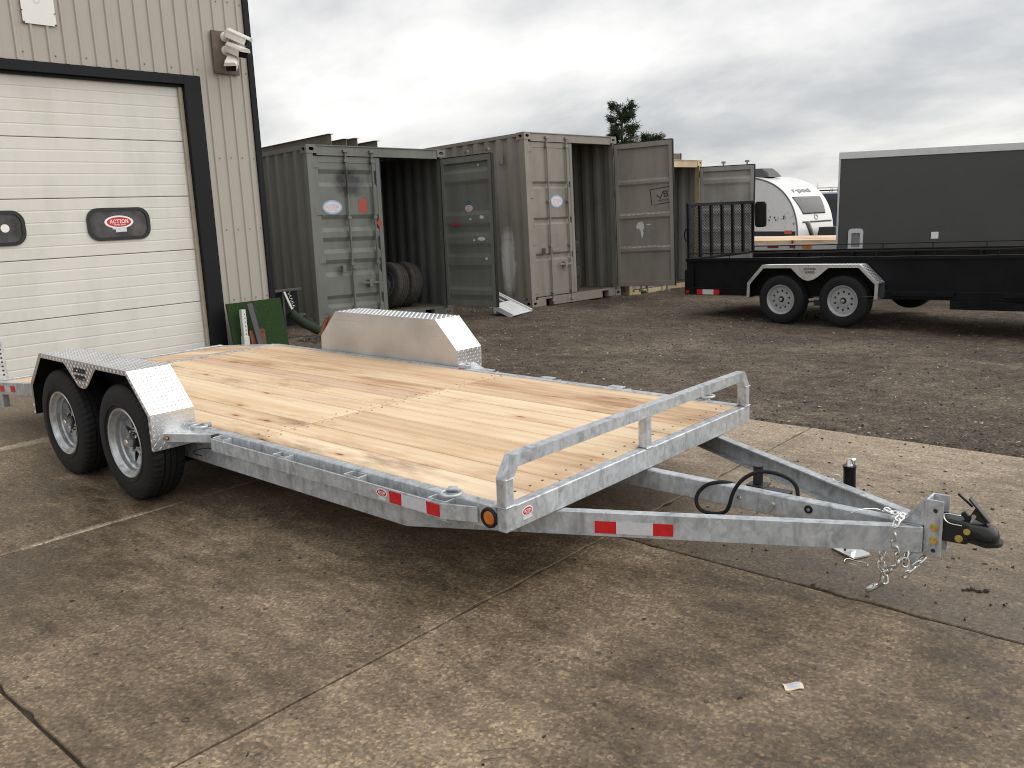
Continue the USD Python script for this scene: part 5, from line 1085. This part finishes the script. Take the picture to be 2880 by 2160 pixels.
obj(bt, "spare_plate", tf(ext(rrect(0.20, 0.42, 0.05), 0.03), frame((GX + 0.10, YF + 0.06, 1.50), (1, 0, 0), (0, 0, 1))), BLACKS)

# ================================================================== GREY ENCLOSED TRAILER
ge = thing("enclosed_trailer", "dark grey enclosed cargo trailer with silver corner trim behind the black trailer", "trailer", mat4((-4.05, 13.98, -0.24), R.from_euler("z", math.radians(18.7)).as_matrix()))
GREYP = plain("charcoal_panel", (0.066, 0.067, 0.066), 0.42, 0, 0.06, 1.5, 0.02, 0.4)
TRIMA = plain("aluminium_trim", (0.62, 0.63, 0.64), 0.4, 0.7, 0.08, 5)
LG = 4.9
obj(ge, "side_skin", bx(0.02, LG, 0.0, 0.03, 0.52, 2.49, 0.002), GREYP); obj(ge, "side_skin", bx(0.02, LG, 2.05, 2.08, 0.52, 2.49, 0.002), GREYP)
obj(ge, "rear_skin", bx(0.0, 0.03, 0.031, 2.049, 0.52, 2.49, 0.002), GREYP); obj(ge, "front_skin", bx(LG, LG + 0.03, 0.031, 2.049, 0.52, 2.49, 0.002), GREYP)
obj(ge, "roof_skin", bx(-0.01, LG + 0.03, 0.02, 2.06, 2.491, 2.60, 0.02), TRIMA)
obj(ge, "top_trim", bx(-0.012, LG + 0.03, -0.012, 0.019, 2.46, 2.585, 0.004), TRIMA)
obj(ge, "corner_trim", bx(-0.012, 0.019, -0.010, 0.03, 0.50, 2.459, 0.003), TRIMA)
obj(ge, "bottom_trim", bx(0.0, LG, -0.006, 0.04, 0.44, 0.519, 0.003), TRIMA)
obj(ge, "door_edge_trim", bx(3.10, 3.15, -0.014, -0.001, 0.62, 1.55, 0.002), TRIMA)
obj(ge, "rivets", cat([cyl((0.004, -0.010, z), (0.004, -0.014, z), 0.008, 6) for z in np.arange(0.6, 2.4, 0.16)] + [cyl((x, -0.012, 2.50), (x, -0.016, 2.50), 0.008, 6) for x in np.arange(0.1, LG, 0.3)]), TRIMA, kind="stuff")
vt = node(ge, "side_vent", label="silver framed side vent low on the grey trailer")
obj(vt, "vent_frame", tf(ext(rrect(0.26, 0.42, 0.06).difference(rrect(0.15, 0.26, 0.02)), 0.02), frame((0.33, -0.001, 0.98), (1, 0, 0), (0, 0, 1))), TRIMA); obj(vt, "vent_core", bx(0.255, 0.405, -0.006, -0.001, 0.85, 1.11, 0.0), plain("vent_grey", (0.2, 0.2, 0.2), 0.6))
obj(ge, "white_label", bx(1.60, 1.72, -0.004, -0.0005, 0.98, 1.10, 0.0), DECALW)
wheel(ge, 1.9, -0.02, 0.338, kind="white", r=0.338); wheel(ge, 1.9, 2.1, 0.338, 1, kind="white", r=0.338)
obj(ge, "chassis_rail", bx(0.1, LG + 0.9, 0.3, 0.36, 0.33, 0.438, 0.003), BLACKP); obj(ge, "chassis_rail", bx(0.1, LG + 0.9, 1.7, 1.76, 0.33, 0.438, 0.003), BLACKP)

# ================================================================== ALUMINIUM DECK TRAILER, CAMPER, VAN
fm = mat4((-7.5, 17.02, -0.31), R.from_euler("z", math.radians(13.0)).as_matrix())
ft = thing("deck_trailer", "pale aluminium deck trailer with wooden edge and red reflectors before the camper", "trailer", fm)
obj(ft, "deck", bx(-1.5, 3.2, 0.0, 2.3, 0.80, 0.885, 0.004), WOODS[3]); 
obj(ft, "side_beam", bx(-1.5, 3.2, -0.02, 0.04, 0.66, 0.799, 0.005), TRIMA); obj(ft, "side_beam", bx(-1.5, 3.2, 2.26, 2.32, 0.66, 0.799, 0.005), TRIMA)
obj(ft, "chassis_frame", bx(-1.2, 3.0, 0.4, 1.9, 0.52, 0.655, 0.005), plain("chassis_grey", (0.10, 0.10, 0.09), 0.7))
for x in (0.05, 0.62, 1.13): tape(ft, (x, -0.0215, 0.735), (1, 0, 0), (0, 0, 1), [(0.26 if x < 1 else 0.13, plain("maroon_reflector", (0.20, 0.012, 0.02), 0.4) if x < 0.1 else "/World/Looks/maroon_reflector")], 0.055)
obj(ft, "marker_lamp", tf(ext(rrect(0.22, 0.085, 0.04), 0.02), frame((1.52, -0.021, 0.735), (1, 0, 0), (0, 0, 1))), AMBER)
for x in (-0.12, 1.9): obj(ft, "fold_bracket", tf(ext(Polygon([(0, 0.09), (0.22, 0.09), (0.22, 0.0), (0.16, -0.12), (0, -0.12)]), 0.02), frame((x, -0.021, 0.72), (1, 0, 0), (0, 0, 1))), TRIMA)
wheel(ft, 0.2, 0.06, 0.338, kind="white", r=0.338); wheel(ft, 1.1, 0.06, 0.338, kind="white", r=0.338)
CAMPW = plain("camper_white", (0.76, 0.77, 0.77), 0.28, 0, 0.03, 2)
km = mat4((-10.30, 26.8, -0.42), R.from_euler("z", math.radians(-12)).as_matrix() * 1.07)
kp = thing("camper", "white rounded teardrop camper with dark front window behind the deck trailer", "camper", km)
prof = [(0, 0.42), (0.02, 0.75), (-0.03, 1.10), (-0.16, 1.48), (-0.40, 1.85), (-0.78, 2.18), (-1.25, 2.40), (-1.8, 2.52), (-2.6, 2.55), (-3.6, 2.42), (-4.4, 2.0), (-4.75, 1.3), (-4.8, 0.42)]
pc = spline([(x, 0, z) for x, z in prof], 60)[:, [0, 2]]
def camper_body(y0_, y1_, pc):
    return tf(ext(Polygon(pc), y1_ - y0_), frame((0, y1_, 0), (1, 0, 0), (0, 0, 1)))
obj(kp, "camper_body", camper_body(0, 1.98, pc), CAMPW, 35)
ring = Polygon(pc); edge = ring.buffer(0.012).difference(ring.buffer(-0.035)).difference(sbox(-9, 0, 9, 0.44))
obj(kp, "edge_trim", tf(ext(edge, 0.03), frame((0, 0.02, 0), (1, 0, 0), (0, 0, 1))), plain("grey_trim", (0.16, 0.165, 0.17), 0.5))
def on_front(y, s):  # point on the front curve at arc parameter s (height) and normal
    i = int(np.argmin(np.abs(pc[:30, 1] - s))); j = min(i + 1, len(pc) - 1); i0 = max(i - 1, 0)
    tdir = pc[j] - pc[i0]; tdir /= np.linalg.norm(tdir); n = np.array([tdir[1], -tdir[0]]); n = n if n[0] > 0 or n[1] > 0 else -n
    return np.array([pc[i, 0], y, pc[i, 1]]), np.array([n[0], 0, n[1]])
def front_strip(y0a, y1a, y0b, y1b, za, zb2, off):
    V = []; zs = np.linspace(za, zb2, 10); F = []
    xs = [np.interp(z, pc[:30, 1], pc[:30, 0]) for z in zs]
    for k in range(10):
        q = k / 9.0; x = xs[k]; d = np.array([xs[min(k + 1, 9)] - xs[max(k - 1, 0)], zs[min(k + 1, 9)] - zs[max(k - 1, 0)]]); d /= np.linalg.norm(d); n = np.array([d[1], -d[0]])
        for y in (y0a * (1 - q) + y0b * q, y1a * (1 - q) + y1b * q): V.append([x + n[0] * off, y, zs[k] + n[1] * off]); V.append([x - n[0] * 0.02, y, zs[k] - n[1] * 0.02])
    for k in range(9):
        a = 4 * k; b = a + 4; F += [[a, a + 2, b + 2], [a, b + 2, b], [a, b, b + 1], [a, b + 1, a + 1], [a + 2, a + 3, b + 3], [a + 2, b + 3, b + 2]]
    F += [[0, 1, 3], [0, 3, 2], [36, 38, 39], [36, 39, 37]]
    return trimesh.Trimesh(V, F, process=False)
obj(kp, "front_window", front_strip(0.42, 1.62, 0.22, 1.72, 1.28, 1.83, 0.025), plain("smoked_window", (0.05, 0.052, 0.055), 0.12, 0, 0.3, 2), True)
obj(kp, "front_band", front_strip(0.3, 1.90, 0.3, 1.90, 1.00, 1.05, 0.012), BLACKV, True)
obj(kp, "front_stripe", front_strip(0.75, 0.90, 0.42, 0.58, 0.45, 1.04, 0.013), BLACKV, True); obj(kp, "front_stripe", front_strip(0.90, 0.97, 0.60, 0.68, 0.45, 1.04, 0.013), plain("olive_stripe", (0.35, 0.32, 0.18), 0.5), True)
obj(kp, "front_logo", tf(lathe([(0.06, 0.0), (0.06, 0.015), (0.10, 0.015), (0.10, 0.0)], 24), frame(on_front(1.08, 1.15)[0], (0, 1, 0), (-0.2, 0, 1))), plain("grey_badge", (0.45, 0.45, 0.45), 0.4))
pL, nL = on_front(0.98, 2.0)
obj(kp, "lettering", tf(text_fit("r·pod", 0.95, 0.24, 0.006), frame(pL + nL * 0.012, (0, 1, 0), np.cross(nL, (0, 1, 0)))), plain("grey_lettering", (0.25, 0.25, 0.26), 0.5))
obj(kp, "lower_stripe", bx(-4.7, -0.06, -0.012, -0.002, 0.60, 0.75, 0.0), BLACKV)
obj(kp, "skirt", bx(-4.7, 0.0, 0.05, 1.93, 0.30, 0.418, 0.003), BLACKS)
obj(kp, "side_lamp", bx(-0.46, -0.18, -0.03, -0.013, 0.66, 0.78, 0.004), plain("orange_lens", (0.6, 0.12, 0.05), 0.3))
for k in range(46):
    x, z = -0.10 - rng.random() * 1.9, 1.22 + rng.gauss(0, 0.12) - 0.10
    hx = Polygon([(0.033 * math.cos(a), 0.033 * math.sin(a)) for a in np.arange(6) * PI / 3])
    obj(kp, "hexagon", tf(ext(hx, 0.003), frame((x, -0.002, z), (1, 0, 0), (0, 0, 1))), [BLACKV, FADEW, "/World/Looks/faded_grey_print", FADEW, "/World/Looks/faded_grey_print"][k % 5] if k != 7 else plain("orange_dot", (0.6, 0.35, 0.2), 0.5))
obj(kp, "roof_unit", tf(hull([(x, y, z) for x, y, z in [(0, 0.0, 0.0), (0.9, 0, 0), (0, 0.7, 0), (0.9, 0.7, 0), (0.1, 0.05, 0.3), (0.55, 0.05, 0.3), (0.1, 0.65, 0.3), (0.55, 0.65, 0.3), (0.8, 0.1, 0.16), (0.8, 0.6, 0.16)]]), mat4((-2.45, 0.55, 2.53))), plain("roof_unit_grey", (0.06, 0.062, 0.065), 0.5), 30)
obj(kp, "propane_cover", hull([(0.25, 0.7, 0.45), (0.95, 0.7, 0.45), (0.25, 1.35, 0.45), (0.95, 1.35, 0.45), (0.3, 0.75, 0.85), (0.9, 0.75, 0.85), (0.3, 1.3, 0.85), (0.9, 1.3, 0.85)]), BLACKS)
obj(kp, "tongue", cat([beam((-0.1, 0.5, 0.40), (1.5, 1.0, 0.42), 0.08, 0.1, 0.003), beam((-0.1, 1.5, 0.40), (1.5, 1.0, 0.42), 0.08, 0.1, 0.003)]), BLACKP)
wheel(kp, -2.6, -0.01, 0.338, kind="white", r=0.338); wheel(kp, -2.6, 1.99, 0.338, 1, kind="white", r=0.338)
vm = mat4((-13.6, 34.3, -0.34), R.from_euler("z", math.radians(14)).as_matrix())
vn = thing("blue_van", "dark navy van with white roof rails between the camper and the grey trailer", "van", vm)
NAVY = plain("navy_paint", (0.012, 0.016, 0.045), 0.3, 0, 0.1, 2, 0, 0.5, 0.4)
obj(vn, "body", hull([(x, y, z) for y in (0, 1.8) for x, z in ((0, 0.35), (4.8, 0.35), (0, 1.1), (4.8, 1.0), (0.1, 1.95), (3.4, 1.95), (4.1, 1.25))]), NAVY)
obj(vn, "side_window", bx(0.5, 3.1, -0.006, 0.01, 1.22, 1.72, 0.0), plain("van_glass", (0.01, 0.012, 0.014), 0.1)); obj(vn, "windscreen", hull([(4.12, 0.2, 1.28), (4.12, 1.6, 1.28), (3.45, 0.25, 1.92), (3.45, 1.55, 1.92), (4.14, 0.2, 1.30), (4.14, 1.6, 1.30), (3.47, 0.25, 1.94), (3.47, 1.55, 1.94)]), "/World/Looks/van_glass")
obj(vn, "roof", bx(0.15, 3.35, 0.05, 1.75, 1.951, 2.03, 0.02), CAMPW)
for z in (2.10, 2.22): obj(vn, "roof_rail", cyl((0.2, 0.05, z), (3.3, 0.05, z), 0.025, 8), CAMPW if z > 2.2 else BLACKS)
for x in (0.3, 1.7, 3.1): obj(vn, "rail_post", cyl((x, 0.05, 2.03), (x, 0.05, 2.22), 0.02, 8), BLACKS)
wheel(vn, 0.9, 0.0, 0.338, kind="white", r=0.338); wheel(vn, 3.8, 0.0, 0.338, kind="white", r=0.338)

# ================================================================== TREES
BARK = plain("pine_bark", (0.09, 0.07, 0.055), 0.9, 0, 0.3, 8, 0.5)
NEED = M("pine_needles", {"oi": ("geometry", {}), "r": ("rgb_ramp", {"ramp": [(0.0, (0.028, 0.042, 0.020)), (0.5, (0.050, 0.068, 0.034)), (1.0, (0.085, 0.10, 0.055))]}), "p": ("principled_bsdf", {"roughness": 0.7, "specular_ior_level": 0.25}), "t": ("translucent_bsdf", {"color": (0.06, 0.08, 0.03)}), "m": ("mix_closure", {"fac": 0.25})},
    [("oi.random_per_island", "r.fac"), ("r.color", "p.base_color"), ("p.BSDF", "m.closure1"), ("t.BSDF", "m.closure2")], surface="m.closure")
def pine(base, H, spread, seed, label, lean_=0.0):
    r = random.Random(seed); g = np.random.default_rng(seed)
    t = thing("pine_tree", label, "tree", mat4(base))
    top = np.array([lean_, 0, H])
    P = [np.array([lean_ * q ** 2, 0.02 * math.sin(5 * q), H * q]) for q in np.linspace(0, 1, 12)]
    obj(t, "trunk", tube(P, np.linspace(0.12, 0.02, 12) * H / 5, 8), BARK, True)
    limbs, tips = [], []
    n = 30
    for i in range(n):
        q = 0.25 + 0.75 * (i + r.random()) / n; b = np.array([lean_ * q ** 2, 0, H * q]); a = i * 2.399 + r.uniform(-0.3, 0.3)
        L = spread * (1.08 - q) ** 0.62 * r.uniform(0.55, 1.15) + 0.15
        e = b + np.array([math.cos(a) * L, math.sin(a) * L, L * r.uniform(0.35, 0.75)])
        mid = (b + e) / 2 + np.array([0, 0, -0.08 * L]); c = spline([b, mid, e], 7); limbs.append(tube(c, np.linspace(0.03, 0.008, 7) * H / 5, 5))
        for u in (0.5, 0.72, 0.88, 1.0):
            p = b + (e - b) * u + np.array([0, 0, -0.05])
            for _ in range(3): tips.append((p + g.normal(0, 0.06 + 0.05 * L, 3), (e - b) / np.linalg.norm(e - b)))
    for _ in range(7): tips.append((top + g.normal(0, 0.12, 3) + [0, 0, -0.1], np.array([0, 0, 1.0])))
    obj(t, "limb", cat(limbs), BARK, True)
    V, F = [], []; k = 0
    for p, d in tips:
        for _ in range(27):
            v = g.normal(0, 1, 3); v /= np.linalg.norm(v); v = v * 0.9 + d * 0.7; v /= np.linalg.norm(v)
            s = np.cross(v, g.normal(0, 1, 3)); s /= np.linalg.norm(s); L = r.uniform(0.09, 0.17); w_ = 0.014; o_ = p + g.normal(0, 0.05, 3)
            V += [o_ - s * w_, o_ + s * w_, o_ + v * L + s * w_ * 0.4, o_ + v * L - s * w_ * 0.4]; F += [[k, k + 1, k + 2], [k, k + 2, k + 3]]; k += 4
    obj(t, "crown", trimesh.Trimesh(np.array(V), np.array(F), process=False), NEED)
pine((-15.50, 23.75, -0.3), 5.05, 1.0, 5, "tall dark pine rising behind the taupe container", 0.1)
pine((-14.70, 24.5, -0.3), 4.05, 0.62, 8, "shorter pine just right of the tall pine behind the taupe container")
# far bare trees on the horizon
tw = []; rr_ = random.Random(4)
for i in range(300):
    x = -190 + i * 0.9 + rr_.uniform(-0.6, 0.6); y = 225 + rr_.uniform(0, 40); H = rr_.uniform(2.5, 4.6) * (1 + 0.35 * math.sin(i * 0.21))
    tw.append(tube([(x, y, -0.4), (x + rr_.uniform(-0.1, 0.1), y, H * 0.6), (x + rr_.uniform(-0.3, 0.3), y, H)], [0.07, 0.05, 0.02], 3))
    for _ in range(14):
        q = rr_.uniform(0.15, 0.95); a = rr_.uniform(0, 2 * PI); L = H * 0.22 * rr_.uniform(0.4, 1); tw.append(tube([(x, y, H * q), (x + math.cos(a) * L * 0.6, y + math.sin(a) * L * 0.6, H * q + L)], [0.03, 0.012], 3))
tag(obj(None, "far_treeline", cat(tw), plain("bare_wood", (0.16, 0.14, 0.13), 0.9)), "thin bare trees on the far horizon", "trees", kind="stuff")

# ================================================================== LOOSE STONES, DIRT, LITTER
def stone(seed):
    g = np.random.default_rng(seed); return hull(g.normal(0, 1, (11, 3)) * np.array([1, 0.8, 0.55]) * 0.55)
def scatter(name, label, catg, protos, mats_, pts, sizes, seed):
    g = np.random.default_rng(seed)
    pi = UsdGeom.PointInstancer.Define(stage, f"/World/{name}"); tag(pi.GetPrim(), label, catg, kind="stuff")
    for k, (m, mt) in enumerate(zip(protos, mats_)):
        usdkit.mesh(stage, f"/World/{name}/piece_{k}" if k else f"/World/{name}/piece", m, mt); pi.GetPrototypesRel().AddTarget(f"/World/{name}/piece_{k}" if k else f"/World/{name}/piece")
    n = len(pts); pi.CreatePositionsAttr(Vt.Vec3fArray.FromNumpy(pts.astype(np.float32))); pi.CreateProtoIndicesAttr(Vt.IntArray.FromNumpy(g.integers(0, len(protos), n).astype(np.int32)))
    pi.CreateScalesAttr(Vt.Vec3fArray.FromNumpy(np.repeat(sizes[:, None], 3, 1).astype(np.float32)))
    q = R.random(n, random_state=seed).as_quat(); q[:, :2] *= 0.25; q /= np.linalg.norm(q, axis=1)[:, None]
    pi.CreateOrientationsAttr(Vt.QuathArray([Gf.Quath(float(a[3]), float(a[0]), float(a[1]), float(a[2])) for a in q]))
def ground_z(x, y):
    P = np.stack([x, y, 0 * x], -1); edge = np.clip((y - 3.33) / 0.3, 0, 1)
    z = gz(x, y) + (meshkit.fbm(P * 1.3, 4, 3) - 0.5) * 0.05 + (meshkit.fbm(P * 7, 3, 9) - 0.5) * 0.03
    return z * edge + (1 - edge) * (0.002 + (meshkit.fbm(P * 9, 3, 5) - 0.5) * 0.03)
n = 17000
x = nrg.uniform(-8.5, 5.5, n); y = 3.40 + 8.0 * nrg.random(n) ** 1.25
GS = [plain("stone_grey", (0.15, 0.135, 0.12), 0.85, 0, 0.3, 30), plain("stone_pale", (0.34, 0.31, 0.27), 0.85, 0, 0.25, 30), plain("stone_dark", (0.07, 0.06, 0.05), 0.85, 0, 0.3, 30), "/World/Looks/stone_grey", "/World/Looks/stone_dark"]
scatter("gravel_stones", "loose gravel stones scattered over the yard", "gravel", [stone(i) for i in range(5)], GS, np.stack([x, y, ground_z(x, y) + 0.002], 1), 0.005 + 0.013 * nrg.random(n) ** 3, 3)
n = 900
x = np.r_[nrg.uniform(-0.1, 3.2, 620), nrg.uniform(-2.6, 3.0, 280)]; y = np.r_[0.95 + 2.42 * nrg.random(620), nrg.uniform(-1.6, 0.9, 280)]
scatter("dirt_clods", "small dark dirt clods dropped on the concrete", "dirt", [stone(i + 20) for i in range(3)], [SOIL, "/World/Looks/dark_dirt", SOIL], np.stack([x, y, 0 * x + 0.001], 1), 0.003 + 0.010 * nrg.random(n) ** 3.0, 9)
PAPER = plain("paper_yellowed", (0.66, 0.58, 0.40), 0.7, 0, 0.06, 30)
pf = frame((1.104, 0.168, 0.006), (0.72, 0.62, 0), (-0.62, 0.72, 0))
pg = trimesh.creation.box((0.062, 0.040, 0.0012)); pg = pg.subdivide().subdivide(); pg.vertices[:, 2] += 0.004 * np.sin(pg.vertices[:, 0] * 80) + 0.003 * np.cos(pg.vertices[:, 1] * 130)
pa = thing("paper_scrap", "small crumpled cream paper wrapper lying on the concrete", "litter")
obj(pa, "wrapper", tf(pg, pf), PAPER)
ig = trimesh.creation.box((0.044, 0.026, 0.0005)); ig = ig.subdivide().subdivide(); ig.vertices[:, 2] += 0.0009 + 0.004 * np.sin(ig.vertices[:, 0] * 80) + 0.003 * np.cos(ig.vertices[:, 1] * 130)
obj(pa, "print", tf(ig, pf), plain("lilac_print", (0.50, 0.50, 0.62), 0.6, 0, 0.15, 80))
cl = []
for i in range(26):
    q = i / 25.0; m = stone(60 + i); m.apply_scale(rng.uniform(0.006, 0.013)); m.apply_translation([1.355 + 0.075 * q + rng.uniform(-0.008, 0.008), 1.255 + 0.05 * q + 0.012 * math.sin(q * 7), 0.003]); cl.append(m)
tag(obj(None, "mud_clump", cat(cl), SOIL), "elongated dark mud clump on the pale concrete near the coupler", "mud clump")
for A, B, lab in (((0.515, -0.742), (0.60, -0.64), "longer dry twig on the concrete in the foreground"), ((0.555, -0.755), (0.60, -0.70), "shorter dry twig beside the longer one")):
    tag(obj(None, "dry_twig", tube(spline([(A[0], A[1], 0.004), ((A[0] + B[0]) / 2 + 0.004, (A[1] + B[1]) / 2, 0.006), (B[0], B[1], 0.003)], 8), 0.0012, 5), BOARD), lab, "twig")
tag(obj(None, "wire_ring", tube([(-0.352 + 0.012 * math.cos(q), -1.20 + 0.011 * math.sin(q), 0.0022) for q in np.linspace(0, 2 * PI, 22, endpoint=False)], 0.0016, 6, True), STEELD), "small metal ring lying on the concrete near the bottom edge", "ring")
#@@END
